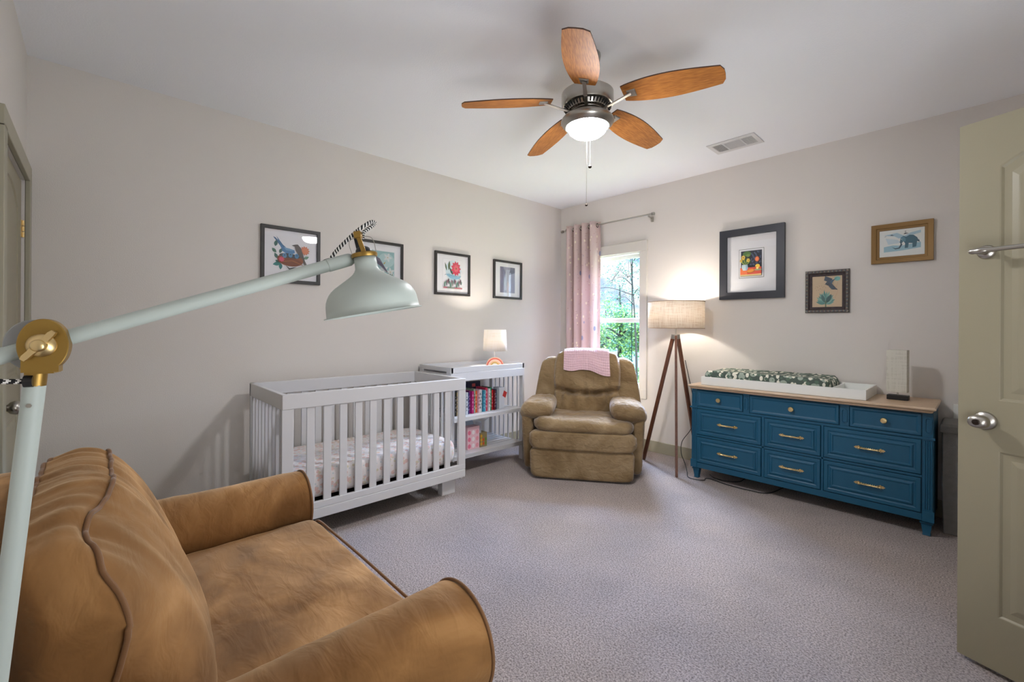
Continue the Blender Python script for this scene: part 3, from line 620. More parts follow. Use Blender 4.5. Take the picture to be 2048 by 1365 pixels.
def cf(u, v):
    z = 2.475-2.40*v; ph = u*4*2*PI; amp = .05*(1-.18*v)
    x = .165+.455*u + .012*math.sin(ph*2)*(1-v) + .015*v*(u-.5) + .006*nz(u*3, v*2)
    return Vector((x, -.09 + amp*math.cos(ph+.5) + .012*v*nz(u*6, v*3, 2), z))
q = M(); q.sheet(cf, 120, 40); o = q.build('panel', CURT, cu, smooth=True); md = o.modifiers.new('thick', 'SOLIDIFY'); md.thickness = .003
for k_ in range(8):
    u = (k_+.5)/8; p = cf(u, .018); t = (cf(u+.01, .018)-cf(u-.01, .018)).normalized(); nn = t.cross(Vector((0, 0, 1)))
    q = M(); ring = [p+Vector((0, 0, 0))+(t*math.cos(a)+Vector((0, 0, 1))*math.sin(a))*.021 for a in [2*PI*i/20 for i in range(21)]]; q.tube(ring, .0045, 8); q.build('grommet', METALD, cu, smooth=True)

# ---------------------------------------------------------------- crib
cr = thing('crib', 'white slatted baby crib against the long wall', 'crib', (.49, -2.76, 0))
CX0, CX1, CY0, CY1, CZ = .118, .85, -3.412, -2.11, .88
for y0_, y1_ in ((CY0, CY0+.03), (CY1-.03, CY1)):
    B('end_top_rail', WHITE, cr, (CX0, CX1-.028, y0_, y1_, CZ-.088, CZ), bevel=.004)
    B('end_bottom_rail', WHITE, cr, (CX0, CX1-.028, y0_+.004, y1_-.004, .10, .19), bevel=.003)
    for k_ in range(9):
        xx = CX0+.045+(CX1-CX0-.12)*k_/8; B('slat', WHITE, cr, (xx, xx+.014, y0_+.005, y1_-.005, .18, CZ-.08), bevel=.002)
for x0_, x1_, nm in ((CX1-.028, CX1, 'front'), (CX0, CX0+.028, 'back')):
    B(nm+'_top_rail', WHITE, cr, (x0_, x1_, CY0, CY1, CZ-.088, CZ), bevel=.004)
    B(nm+'_bottom_rail', WHITE, cr, (x0_, x1_, CY0, CY1, .122, .182), bevel=.004); B(nm+'_lower_ledge', WHITE, cr, (x0_+.003, x1_-.001, CY0, CY1, .183, .222), bevel=.002)
    for a_, b_ in ((CY0, CY0+.062), (CY1-.062, CY1)): B(nm+'_post', WHITE, cr, (x0_+.002, x1_-.002, a_, b_, .22, CZ-.087), bevel=.002)
    for k_ in range(11):
        yc = CY0+.062+(CY1-CY0-.124)*(k_+1)/12; B('slat', WHITE, cr, (x0_+.007, x1_-.007, yc-.023, yc+.023, .22, CZ-.087), bevel=.002)
for x_ in (CX0+.02, CX1-.115):
    for y_ in (CY0+.05, CY1-.175): B('leg', WHITE, cr, (x_, x_+.06, y_, y_+.12, 0, .122), bevel=.003)
B('mattress_support', METALD, cr, (CX0+.03, CX1-.03, CY0+.03, CY1-.03, .205, .212))
mt_ = M(); mt_.blob(((CX0+CX1)/2, (CY0+CY1)/2-.004, .318), (.332, .61, .086), (14, 14, 3.2), (20, 30, 8)); 
tag(mt_.build('crib_mattress', SHEET, None, smooth=True), 'thin crib mattress in a pastel rainbow print sheet inside the white crib', 'mattress')

# ---------------------------------------------------------------- white changing table beside the crib
ct = thing('changing_table', 'white open changing table with two slatted shelves in the corner', 'changing table', (.28, -1.59, 0))
TX0, TX1, TY0, TY1, TZ = .035, .53, -2.02, -1.16, .93
for x_ in (TX0, TX1-.045):
    for y_ in (TY0, TY1-.022): B('leg', WHITE, ct, (x_, x_+.045, y_, y_+.022, 0, TZ), bevel=.002)
B('tabletop', WHITE, ct, (TX0+.01, TX1-.012, TY0+.02, TY1-.02, .895, .905), bevel=.001)
B('front_rail', WHITE, ct, (TX1-.018, TX1+.002, TY0, TY1-.0, .81, .882), bevel=.002); B('front_ledge', WHITE, ct, (TX1-.012, TX1+.0, TY0+.001, TY1-.001, .8825, .93), bevel=.003)
B('back_rail', WHITE, ct, (TX0, TX0+.018, TY0, TY1, .81, .93), bevel=.002)
for nm, y0_, y1_ in (('left', TY0-.001, TY0+.018), ('right', TY1-.018, TY1+.001)):
    B('end_rail', WHITE, ct, (TX0, TX1, y0_, y1_, .81, .875), (TX0, TX1, y0_, y1_, .893, .93), (TX0, TX0+.07, y0_, y1_, .875, .893), (TX1-.07, TX1, y0_, y1_, .875, .893), bevel=.002)
    for z_ in (.155, .475): B('shelf_rail', WHITE, ct, (TX0+.045, TX1-.045, y0_+.002, y1_-.002, z_-.02, z_+.012), bevel=.001)
    for k_ in range(6):
        xx = TX0+.085+(TX1-TX0-.17)*k_/5; B('spindle', WHITE, ct, (xx-.006, xx+.006, y0_+.004, y1_-.004, .165, .812), bevel=.001)
for z_ in (.155, .478):
    bb = [(TX1-.11, TX1, TY0+.001, TY1-.001, z_-.0, z_+.022), (TX0, TX0+.06, TY0+.001, TY1-.001, z_, z_+.022)]
    for k_ in range(5): xx = TX0+.085+k_*.06; bb.append((xx, xx+.035, TY0+.02, TY1-.02, z_+.004, z_+.018))
    B('shelf', WHITE, ct, *bb, bevel=.001)
    B('shelf_lip', WHITE, ct, (TX1-.016, TX1+.001, TY0+.002, TY1-.002, z_-.014, z_-.0005), bevel=.001)

# books on the middle shelf
BZ = .5005
bk = [((40, 38, 36), .02, .21, 'black leftmost'), ((196, 170, 90), .018, .2, 'mustard yellow'), ((60, 60, 66), .02, .2, 'charcoal'), ((70, 110, 150), .018, .2, 'denim blue'), ((92, 84, 60), .02, .205, 'khaki brown'),
      ((96, 100, 82), .018, .205, 'olive and black'), ((214, 220, 228), .022, .195, 'white with navy lettering blocks'), ((44, 60, 120), .018, .19, 'navy blue'), ((112, 40, 110), .02, .2, 'purple'), ((182, 36, 110), .026, .2, 'magenta'),
      ((150, 176, 150), .022, .215, 'pale green and white'), ((222, 96, 44), .024, .195, 'orange'), ((232, 180, 192), .016, .205, 'pink striped'), ((226, 226, 228), .024, .205, 'plain white'), ((206, 214, 220), .016, .2, 'light grey'),
      ((52, 144, 172), .022, .19, 'teal blue'), ((150, 196, 212), .014, .195, 'pale sky blue'), ((206, 60, 92), .026, .215, 'crimson and white'), ((232, 234, 236), .018, .205, 'narrow white'), ((36, 128, 88), .022, .215, 'green'),
      ((188, 30, 40), .026, .19, 'red'), ((120, 24, 36), .012, .185, 'dark red'), ((40, 50, 78), .022, .19, 'dark navy patterned')]
y = -1.925; names = []
for i, (c, th, hh, nm) in enumerate(bk):
    th *= .99; r = thing('book', f'{nm} children\'s book, spine out, in the row on the changing table', 'book', (.41, y+th/2, BZ), 0, 'children\'s books on the middle shelf')
    xs_ = .455 - .008*((i*7) % 3)
    q = M(); q.paint(c); q.box(xs_-.14, xs_, y, y+.0018, BZ, BZ+hh); q.box(xs_-.14, xs_, y+th-.0022, y+th-.0004, BZ, BZ+hh); q.box(xs_-.0018, xs_, y, y+th-.0004, BZ, BZ+hh)
    c2 = tuple(min(255, int(255-.55*(255-x))) for x in c) if sum(c) < 420 else tuple(int(x*.5) for x in c)
    q.paint(c2)
    for k_ in range(5):
        z_ = BZ+hh*(.16+.15*k_); q.box(xs_, xs_+.0004, y+th*.25, y+th*(.55+.2*((k_+i) % 2)), z_, z_+hh*(.05+.04*((k_*3+i) % 2)))
    q.build('cover', BOOKC, r); B('pages', PAPER, r, (xs_-.136, xs_-.0025, y+.002, y+th-.0026, BZ+.003, BZ+hh-.004)); y += th+.0012
for yy, hh, c, nm in ((-1.80, .245, (34, 32, 34), 'tall black'), (-1.60, .262, (30, 38, 62), 'tall dark blue')):
    r = thing('board_book', f'{nm} picture book standing behind the row of smaller books', 'book', (.24, yy, BZ), 0, 'tall picture books behind the row')
    q = M(); q.paint(c); q.box(.286, .289, yy-.07, yy+.09, BZ, BZ+hh); q.box(.268, .271, yy-.07, yy+.09, BZ, BZ+hh); q.box(.268, .289, yy-.07, yy-.068, BZ, BZ+hh); q.paint((200, 90, 90)); q.box(.289, .2894, yy-.01, yy+.03, BZ+hh-.05, BZ+hh-.02); q.build('cover', BOOKC, r)
    B('pages', PAPER, r, (.2715, .2855, yy-.067, yy+.088, BZ+.002, BZ+hh-.002))
bx = thing('gift_box', 'grey white box with red corner tab at the end of the book row', 'box', (.40, -1.385, BZ))
B('carton', mat('grey_card', (206, 210, 218), .6), bx, (.35, .44, -1.40, -1.34, BZ, BZ+.2), bevel=.002)
q = M(); q.add([(.44, -1.36, BZ+.12), (.45, -1.33, BZ+.10), (.45, -1.31, BZ+.15), (.44, -1.34, BZ+.17)], [(0, 1, 2, 3)]); o = q.build('red_tab', mat('red_card', (186, 48, 46), .5), bx); o.modifiers.new('t', 'SOLIDIFY').thickness = .002; o['label'] = 'red tab'
# boxes on the lower shelf
SZ = .1775
bx = thing('wipes_box', 'pink and white floral carton standing on the lowest shelf', 'box', (.42, -1.70, SZ))
q = M(); q.paint((238, 196, 204)); q.box(.36, .44, -1.775, -1.64, SZ, SZ+.2)
for k_ in range(9): q.paint(((226, 120, 146), (246, 236, 236), (236, 160, 170))[k_ % 3]); q.blob((.4405, -1.755+.045*(k_ % 3), SZ+.03+.06*(k_//3)), (.0006, .017, .02), 2, 4)
q.build('carton', BOOKC, bx); q = M(); q.add([(.36, -1.775, SZ+.2), (.36, -1.64, SZ+.2), (.33, -1.65, SZ+.262), (.33, -1.765, SZ+.262)], [(0, 1, 2, 3)]); o = q.build('flap', mat('blue_grey_card', (176, 192, 212), .7), bx); o.modifiers.new('t', 'SOLIDIFY').thickness = .002
bx = thing('tissue_box', 'yellow and brown patterned box with its white flap open on the lowest shelf', 'box', (.42, -1.59, SZ))
q = M(); q.paint((146, 132, 96)); q.box(.35, .44, -1.632, -1.55, SZ, SZ+.13)
for k_ in range(7): q.paint(((214, 164, 50), (196, 90, 40), (110, 140, 60))[k_ % 3]); q.blob((.4405, -1.617+.026*(k_ % 3), SZ+.03+.035*(k_//3)), (.0006, .012, .016), 2, 4)
q.build('carton', BOOKC, bx); q = M(); q.add([(.35, -1.63, SZ+.13), (.44, -1.625, SZ+.13), (.43, -1.60, SZ+.215), (.35, -1.61, SZ+.22)], [(0, 1, 2, 3)]); q.add([(.35, -1.55, SZ+.13), (.35, -1.63, SZ+.13), (.34, -1.62, SZ+.21), (.34, -1.54, SZ+.21)], [(0, 1, 2, 3)]); o = q.build('flap', mat('white_card', (214, 220, 228), .7), bx); o.modifiers.new('t', 'SOLIDIFY').thickness = .002

# table lamp with rainbow base
LX, LY, LZ = .42, -1.44, .9055
tl = thing('table_lamp', 'small white shaded table lamp on a rainbow shaped base, switched on', 'lamp', (LX, LY, LZ))
fx = Vector((math.cos(math.radians(-40)), math.sin(math.radians(-40)), 0)); rx = Vector((-fx.y, fx.x, 0))
q = M(); lc = Vector((LX, LY, LZ))
for r0, r1, c in ((.086, .078, (232, 188, 160)), (.078, .066, (214, 96, 84)), (.066, .054, (244, 214, 196)), (.054, .042, (240, 196, 160)), (.042, .030, (206, 168, 84)), (.030, .018, (246, 240, 230))):
    q.paint(c); arc = [2*PI*0+PI*i/18 for i in range(19)]
    pts = [(r0*math.cos(a), r0*math.sin(a)) for a in arc] + [(r1*math.cos(a), r1*math.sin(a)) for a in reversed(arc)]
    q.prism([lc+rx*a+Vector((0, 0, b))-fx*.013 for a, b in pts], fx*.026)
q.build('rainbow_base', BOOKC, tl)
q = M(); q.cyl((LX, LY, LZ+.085), (LX, LY, LZ+.19), .007); q.build('stem', WHITE, tl, smooth=True, angle=40)
q = M(); q.lathe([(.113, 0), (.104, .2)], (LX, LY, LZ+.145), (0, 0, 1), 48, cap=False); o = q.build('lamp_shade', SHADEW, tl, smooth=True); o.modifiers.new('t', 'SOLIDIFY').thickness = .0012
q = M(); q.blob((LX, LY, LZ+.225), (.026, .026, .035), 2, 8); bm_ = mat('bulb_glass', (255, 240, 214), .3); bm_.node_tree.nodes['Principled BSDF'].inputs['Emission Color'].default_value = srgb((255, 214, 160)); bm_.node_tree.nodes['Principled BSDF'].inputs['Emission Strength'].default_value = 4
q.build('bulb', bm_, tl, smooth=True)
light('table_lamp_light', 'POINT', (LX, LY, LZ+.265), TAB_W, (1, .92, .83), .02)
# white cord behind the changing table
q = M(); q.tube(bez([(.016, -1.5, .36), (.018, -1.42, .33), (.018, -1.3, .30), (.018, -1.2, .31), (.018, -1.1, .38), (.016, -1.05, .46)]), .003, 8); tag(q.build('power_cord', WHITE, None, smooth=True), 'thin white cord drooping along the wall behind the changing table', 'cord')

# ---------------------------------------------------------------- tripod floor lamp
PX_, PY_ = 1.645, -.31
tr = thing('floor_lamp', 'walnut tripod floor lamp with a drum linen shade, switched on', 'floor lamp', (PX_, PY_, 0))
feet = [Vector((1.786, -.566, 0)), Vector((1.33, -.32, 0)), Vector((1.755, -.07, 0))]; apex = Vector((PX_, PY_, 1.205))
for ft in feet:
    dd = Vector((ft.x-PX_, ft.y-PY_, 0)).normalized(); q = M(); q.bar(ft+Vector((0, 0, .001)), apex+dd*.022, .021, .032, ref=dd); q.build('leg', WALNUT, tr, bevel=.002)
    q = M(); q.bar(apex+dd*.022+Vector((0, 0, -.03)), apex+dd*.018+Vector((0, 0, .012)), .026, .036, ref=dd); q.build('hinge_plate', NICKEL, tr, bevel=.001)
q = M(); q.cyl(apex+Vector((0, 0, -.01)), apex+Vector((0, 0, .2)), .006); q.lathe([(.0, 0), (.018, 0), (.018, .05), (0, .05)], apex+Vector((0, 0, .1)), (0, 0, 1), 20)
for k_ in range(3): a = k_*2*PI/3+.3; q.cyl(apex+Vector((0, 0, .29)), apex+Vector((.245*math.cos(a), .245*math.sin(a), .305)), .002, n=6)
q.cyl(apex+Vector((0, 0, .15)), apex+Vector((0, 0, .29)), .003, n=8); q.build('stem', NICKEL, tr, smooth=True, angle=40)
q = M(); q.lathe([(.2445, 1.272), (.2445, 1.517)], (PX_, PY_, 0), (0, 0, 1), 72, cap=False); o = q.build('lamp_shade', SHADE, tr, smooth=True); o.modifiers.new('t', 'SOLIDIFY').thickness = .0015
for z_ in (1.274, 1.515):
    q = M(); q.tube([(PX_+.2455*math.cos(2*PI*i/64), PY_+.2455*math.sin(2*PI*i/64), z_) for i in range(65)], .0032, 6); q.build('shade_trim', mat('tan_trim', (176, 152, 128), .8), tr, smooth=True)
q = M(); q.blob((PX_, PY_, 1.385), (.03, .03, .042), 2, 8); q.build('bulb', bm_, tr, smooth=True)
light('floor_lamp_light', 'POINT', (PX_, PY_, 1.435), TRI_W, (1, .92, .83), .03)
q = M(); q.tube(bez([(1.70, -.235, .98), (1.732, -.17, .7), (1.75, -.12, .5), (1.72, -.15, .34), (1.66, -.2, .22), (1.67, -.24, .12), (1.735, -.3, .05), (1.80, -.40, .012), (1.86, -.505, .006), (1.94, -.515, .006), (1.985, -.475, .006), (1.975, -.43, .006), (2.02, -.415, .006), (2.16, -.45, .006), (2.32, -.45, .006), (2.45, -.40, .006), (2.5, -.1, .006)]), .0032, 8)
tag(q.build('power_cord', BLACK, None, smooth=True), 'black lamp cord looping on the carpet around the left dresser foot', 'cord')
q = M(); q.tube(bez([(1.96, -.31, .006), (2.02, -.36, .006), (2.12, -.37, .006), (2.2, -.3, .006), (2.2, -.15, .006)]), .0032, 8); tag(q.build('power_cord', BLACK, None, smooth=True), 'short black cord curling on the carpet under the left end of the dresser', 'cord')

# ---------------------------------------------------------------- dresser
dr = thing('dresser', 'long teal dresser with nine drawers and brass hardware', 'dresser', (2.62, -.25, 0))
YF = -.47
B('carcass', TEAL, dr, (1.872, 3.368, YF+.012, -.03, .095, .762), bevel=.003)
q = M(); q.box(1.872, 1.915, YF, YF+.012, .095, .762); q.box(3.318, 3.368, YF, YF+.012, .095, .762)
q.box(1.915, 3.318, YF, YF+.012, .095, .140); q.box(1.915, 3.318, YF, YF+.012, .359, .375); q.box(1.915, 3.318, YF, YF+.012, .596, .614)
q.box(2.416, 2.434, YF, YF+.012, .14, .596); q.box(2.797, 2.811, YF, YF+.012, .14, .596); q.box(2.283, 2.328, YF, YF+.012, .614, .762); q.box(2.903, 2.955, YF, YF+.012, .614, .762)
q.build('face_frame', TEAL, dr, bevel=.0015)
for xa, xb, wide in ((1.866, 1.914, 1), (2.29, 2.321, 0), (2.912, 2.946, 0), (3.32, 3.372, 1)):
    xm = (xa+xb)/2; zc = .683; rw = (xb-xa)/2*(.66 if wide else 1)
    ring = lambda i, d: [(xm + rw*(1-i)*math.cos(t), YF-d, zc+math.copysign(.032, math.sin(t))+rw*(1-i)*math.sin(t)) for t in [2*PI*j/24+.01 for j in range(24)]]
    q = M(); q.loft([ring(0, 0), ring(.05, .005), ring(.3, .005), ring(.4, -.001)], False, True)
    if wide:
        q.box(xa-.006, xb+.004, YF-.008, YF, .598, .612); q.box(xa, xb+.002, YF-.006, YF, .095, .16)
        for k_ in range(4): xx = xa+.006+(xb-xa-.012)*(k_+.5)/4; q.lathe([(0, 0), (.004, .002), (.004, .42), (0, .424)], (xx, YF, .168), (0, 0, 1), 8)
    q.build('pilaster', TEAL, dr, smooth=True, angle=35)
def rectloop(x0, x1, z0, z1, i, y): return [(x0+i, y, z0+i), (x1-i, y, z0+i), (x1-i, y, z1-i), (x0+i, y, z1-i)]
def drawer(x0, x1, z0, z1, big):
    q = M(); 
    if big: L_ = ((0, YF+.010), (0, YF-.004), (.003, YF-.007), (.022, YF-.007), (.027, YF-.003), (.034, YF-.003), (.042, YF-.010), (.050, YF-.010), (.054, YF-.006))
    else: L_ = ((0, YF+.010), (0, YF-.004), (.003, YF-.006), (.014, YF-.006), (.024, YF+.001), (.026, YF+.001))
    q.loft([rectloop(x0, x1, z0, z1, i, y_) for i, y_ in L_], True, True); d = q.build('drawer', TEAL, dr)
    xm, zm = (x0+x1)/2, (z0+z1)/2
    if not big:
        q = M(); q.lathe([(0, 0), (.009, 0), (.007, .008), (.008, .012), (.0165, .018), (.0185, .023), (.016, .028), (0, .031)], (xm, YF+.001, zm), (0, -1, 0), 24); q.build('knob', BRASS, d, smooth=True, angle=50)
    else:
        q = M(); yy = YF-.006
        for sg in (-1, 1):
            c = xm+sg*.058
            q.prism([(c+sg*.024, yy, zm), (c+sg*.012, yy, zm+.009), (c+sg*.006, yy, zm+.007), (c, yy, zm+.013), (c-sg*.01, yy, zm+.006), (c-sg*.018, yy, zm+.005), (c-sg*.018, yy, zm-.005), (c-sg*.01, yy, zm-.006), (c, yy, zm-.013), (c+sg*.006, yy, zm-.007), (c+sg*.012, yy, zm-.009)], (0, -.003, 0))
            q.cyl((c-sg*.004, yy-.002, zm), (c-sg*.004, yy-.02, zm), .0045, n=12)
        q.lathe([(0, -.062), (.006, -.058), (.0045, -.05), (.007, -.046), (.0045, -.04), (.006, -.02), (.0045, -.018), (.0065, 0), (.0045, .018), (.006, .02), (.0045, .04), (.007, .046), (.0045, .05), (.006, .058), (0, .062)], (xm, yy-.02, zm), (1, 0, 0), 14)
        for k_ in range(8): q.blob((xm-.038+.011*k_, yy-.002, zm-.0), (.004, .003, .006), 2, 3)
        q.build('pull_handle', BRASS, d, smooth=True, angle=50)
for x0_, x1_ in ((1.918, 2.279), (2.332, 2.899), (2.959, 3.314)): drawer(x0_, x1_, .618, .752, False)
for z0_, z1_ in ((.379, .592), (.144, .355)):
    for x0_, x1_ in ((1.918, 2.413), (2.437, 2.794), (2.814, 3.314)): drawer(x0_, x1_, z0_, z1_, True)
q = M(); X0, X1, Y0, Y1 = 1.860, 3.383, -.522, -.018
def tl_(i, z): return [(X0+i, Y0+i, z), (X1-i, Y0+i, z), (X1-i, Y1, z), (X0+i, Y1, z)]
q.loft([tl_(.03, .7625), (tl_(.018, .766)), tl_(.014, .772), tl_(.014, .777), tl_(.002, .784), tl_(0, .79), tl_(.003, .797), tl_(.006, .80)], True, True); q.build('dresser_top', WOODTOP, dr)
for x_ in (1.903, 3.338):
    for y_ in (-.43, -.08):
        def sq(r, z): return [(x_-r, y_-r, z), (x_+r, y_-r, z), (x_+r, y_+r, z), (x_-r, y_+r, z)]
        q = M(); q.loft([sq(.016, 0), sq(.02, .004), sq(.017, .012), sq(.025, .072), sq(.031, .078), sq(.031, .086), sq(.026, .090), sq(.026, .096)], True, True); q.build('foot', TEAL, dr, bevel=.001)

# changing tray, pad, rice paper lamp
ty = thing('changing_tray', 'white open changing tray lying on the teal dresser', 'tray', (2.5, -.25, .8))
B('tray', WHITE2, ty, (1.952, 3.045, -.475, -.463, .801, .869), (1.952, 3.045, -.042, -.03, .801, .869), (1.952, 1.964, -.463, -.042, .801, .869), (3.033, 3.045, -.463, -.042, .801, .869), (1.964, 3.033, -.463, -.042, .801, .809), bevel=.0015)
B('divider', WHITE2, ty, (2.845, 2.857, -.463, -.042, .809, .862), bevel=.001)
q = M()
def padf(p):
    x, y_, z = p
    if z > 0: z = z*(.78+.22*abs(y_)**2.2) + .03*nz(x*4, y_*3, 5)
    return (x, y_, z)
q.blob((2.395, -.2525, .868), (.44, .205, .058), (12, 9, 3), (40, 24, 8), fn=padf); tag(q.build('changing_pad', PADM, None, smooth=True), 'contoured changing pad in dark green leaf print cover resting in the tray', 'changing pad')
rl = thing('table_lamp', 'small unlit rice paper lamp with a rectangular shade and black block base', 'lamp', (3.18, -.245, .8))
ra = Matrix.Rotation(math.radians(-4), 3, 'Z')
def ob(x0, x1, y0, y1, z0, z1):
    q = M(); q.box(x0, x1, y0, y1, z0, z1); c = Vector((3.18, -.245, 0)); q.v = [c + ra @ (p-c) for p in q.v]; return q
ob(3.128, 3.238, -.275, -.215, .801, .832).build('base', BLACK, rl, bevel=.002)
q = M(); q.cyl((3.181, -.245, .83), (3.181, -.245, .87), .005); q.build('stem', NICKEL, rl, smooth=True, angle=40)
sh_ = ob(3.128, 3.233, -.285, -.205, .852, 1.135); sh_.build('lamp_shade', RICE, rl, bevel=.001)

# grey lidded hamper behind the door
hm = thing('laundry_hamper', 'grey canvas lidded hamper between the dresser and the open door', 'hamper', (3.58, -.19, 0))
q = M()
def hl(i, z): return [(3.395+i, -.335+i, z), (3.76-i, -.335+i, z), (3.76-i, -.035-i, z), (3.395+i, -.035-i, z)]
q.loft([hl(.012, 0), hl(.004, .3), hl(.006, .64)], True, True); q.build('body', BINF, hm, bevel=.006)
q = M(); q.loft([hl(-.006, .632), hl(-.008, .64), hl(-.006, .672), hl(.004, .686)], True, True); q.build('lid', BINF, hm, bevel=.004)
B('wall_outlet', VINYL, None, (3.44, 3.51, -.008, -.0005, .66, .775), bevel=.002); bpy.data.objects['wall_outlet']['label'] = 'white wall outlet above the grey hamper, half hidden by the door'; bpy.data.objects['wall_outlet']['category'] = 'outlet'

# ---------------------------------------------------------------- recliner
RF = Vector((1.304, -1.263, 0)); RR = Vector((.81, .585, 0)).normalized(); RW = Vector((.585, -.81, 0)).normalized(); ZZ = Vector((0, 0, 1))
rc = thing('recliner', 'overstuffed olive brown suede recliner in front of the window', 'armchair', tuple(RF-RW*.4), math.atan2(RR.y, RR.x))
AX = (RR, -RW, ZZ)      # local x right, y backwards, z up
def RP(u, w_, z): return RF + RR*u + RW*w_ + ZZ*z
def wr(amp, s, st=(1, 1, 1), seed=0):
    def g(p):
        d = amp*noise.noise(Vector((p.x*s*st[0]+seed, p.y*s*st[1], p.z*s*st[2]))) ; return (p.x*(1+d*.3), p.y*(1+d), p.z*(1+d))
    return g
q = M(); q.blob(RP(0, -.42, .20), (.43, .38, .17), (9, 9, 9), 10, A=AX); q.build('base', RECL, rc, smooth=True)
def fpan(p):
    x, y_, z = p; return (x*(1-.02*(1-z)/2), y_ + .02*nz(x*3, z*2), z)
q = M(); q.blob(RP(.0, -.045, .135), (.432, .05, .125), (10, 4, 10), (24, 6, 12), fn=fpan, A=AX); q.build('footrest_panel', RECL, rc, smooth=True)
q = M(); q.blob(RP(.005, -.04, .33), (.443, .062, .078), (8, 3, 3.5), (24, 8, 8), fn=wr(.05, 3, seed=4), A=AX); q.build('footrest_pad', RECL, rc, smooth=True)
def seatf(p):
    x, y_, z = p; d = .2*nz(x*2.2, y_*3, 3) + .16*nz(x*7, y_*2, 8)
    if z > 0: z = z*(1 + d) + .18*math.exp(-((y_+.8)/.35)**2)*(.5+.5*nz(x*9, 2, 1))
    z -= .10*x; return (x, y_ - .03*nz(x*6, z*2, 9), z)
q = M(); q.blob(RP(.01, -.33, .445), (.425, .36, .058), (6, 6, 2.6), (40, 28, 8), fn=seatf, A=AX); q.build('seat_cushion', RECL, rc, smooth=True)
for sg in (-1, 1):
    def side(p, sg=sg):
        x, y_, z = p; return (x + sg*.30*(z*.5+.15) - sg*.25*(1-z)*.3, y_*(1-.05*(1-z)), z)
    q = M(); q.blob(RP(sg*.463, -.46, .285), (.055, .36, .265), (4, 8, 8), (8, 14, 12), fn=side, A=AX); sd = q.build('arm_side', RECL, rc, smooth=True)
    def armf(p, sg=sg):
        x, y_, z = p; fr = max(0, -y_); d = .12*nz(x*3, y_*7, 2+sg) + .10*nz(x*4, y_*15, sg)
        z2 = z*(1+d+.15*fr) - .45*(x*sg)*abs(x) - .25*(1 if x*sg < 0 else 0)*x*x
        return (x*(1+.12*fr), y_, z2)
    q = M(); q.blob(RP(sg*.392, -.36, .555), (.152, .30, .084), (2.3, 3, 2.1), (18, 36, 12), fn=armf, A=AX); q.build('arm_pad', RECL, rc, smooth=True)
# back: leaning frame
lean = math.radians(12); BU = (ZZ*math.cos(lean) - RW*math.sin(lean)).normalized(); BB = (-RW*math.cos(lean) - ZZ*math.sin(lean)).normalized(); AB = (RR, BB, BU)
bc = RP(.03, -.70, .68)
for sg in (-1, 1):
    def wing(p, sg=sg):
        x, y_, z = p; return (x*(1-.18*z) - sg*.45*(z*.5+.5)**1.5, y_ + .05*nz(z*4, sg), z*(1-.06*(x*sg)))
    q = M(); q.blob(bc + RR*sg*.405 + BB*.03, (.105, .12, .31), (3, 3, 5), (10, 10, 24), fn=wing, A=AB); q.build('back_wing', RECL, rc, smooth=True)
def backf(p):
    x, y_, z = p
    if y_ < 0:
        s = .24*math.exp(-((z+.16+.05*math.cos(x*2.6))/.07)**2)*(1-.25*x*x)     # tufted seam
        pl = .17*math.exp(-((z+.16)/.34)**2)*math.sin(x*17+2.2*nz(x*3, z*2))*(1 if z < -.16 else .45)
        y_ = y_*(1 - s*2.2 + pl + .10*nz(x*2, z*2.5, 6))
        y_ -= .12*math.exp(-((z+.5)/.28)**2)*(1-x*x)
    x = x*(1+.03*math.sin(z*3)-.05*max(0, z)**2); z = z - (.035*(x**2) if z > 0 else 0) + .02*nz(x*5, 1, 2)*max(0, z)
    return (x, y_, z)
q = M(); q.blob(bc + BB*(-.03)+BU*.015, (.315, .13, .36), (7, 3, 6), (90, 14, 100), fn=backf, A=AB)
from mathutils.bvhtree import BVHTree
back_bvh = BVHTree.FromPolygons([tuple(p) for p in q.v], q.f); q.build('backrest', RECL, rc, smooth=True)
# knitted blanket on the backrest
def blk(u, v):
    # v 0 = back edge behind the top, 1 = front hem
    x = -.205 + .42*u + .018*(v-.5)*(1 if u > .5 else -1) + .015*v
    hem = .10*max(0, u-.45)*1.0 - .02*math.sin(u*PI)
    L_ = .565*v + (.075*max(0, u-.35)+.012*math.sin(u*9))*v*v
    # path over the top of the back: profile in (b=backwards, h=up) of the back frame
    def prof(s):
        # s along: start behind the top at h=.22, goes up over crest, down front
        pts = [(.10, .19), (.095, .30), (.06, .365), (.0, .388), (-.07, .372), (-.13, .325), (-.152, .25), (-.158, .16), (-.155, .06), (-.15, -.05)]
        acc = 0
        for (a0, a1), (b0, b1) in zip(pts, pts[1:]):
            d = math.hypot(b0-a0, b1-a1)
            if s <= acc+d: t = (s-acc)/d; return (a0+(b0-a0)*t, a1+(b1-a1)*t)
            acc += d
        return pts[-1]
    b_, h_ = prof(L_); b2, h2 = prof(L_+.004)
    t_ = Vector((b2-b_, h2-h_)).normalized(); nb, nh = -t_.y, t_.x
    if nb*(b_+.03)+nh*(h_-.15) < 0: nb, nh = -nb, -nh
    Nn = (BB*nb + BU*nh).normalized(); k = .0022*(math.cos(u*24*2*PI)+math.cos(v*26*2*PI)) + .004*nz(u*5, v*5, 3)
    g = bc + RR*(x-.02) + BB*b_ + BU*h_; hit = back_bvh.ray_cast(g+Nn*.2, -Nn, .4)[0]
    if hit is None or L_ < .12: hit = g
    return hit + Nn*(.011+k)
q = M(); q.sheet(blk, 150, 170); o = q.build('knit_blanket', BLANK, None, smooth=True); md = o.modifiers.new('t', 'SOLIDIFY'); md.thickness = .006; md.offset = 0
tag(o, 'small pink waffle knit blanket draped over the top of the recliner', 'blanket')

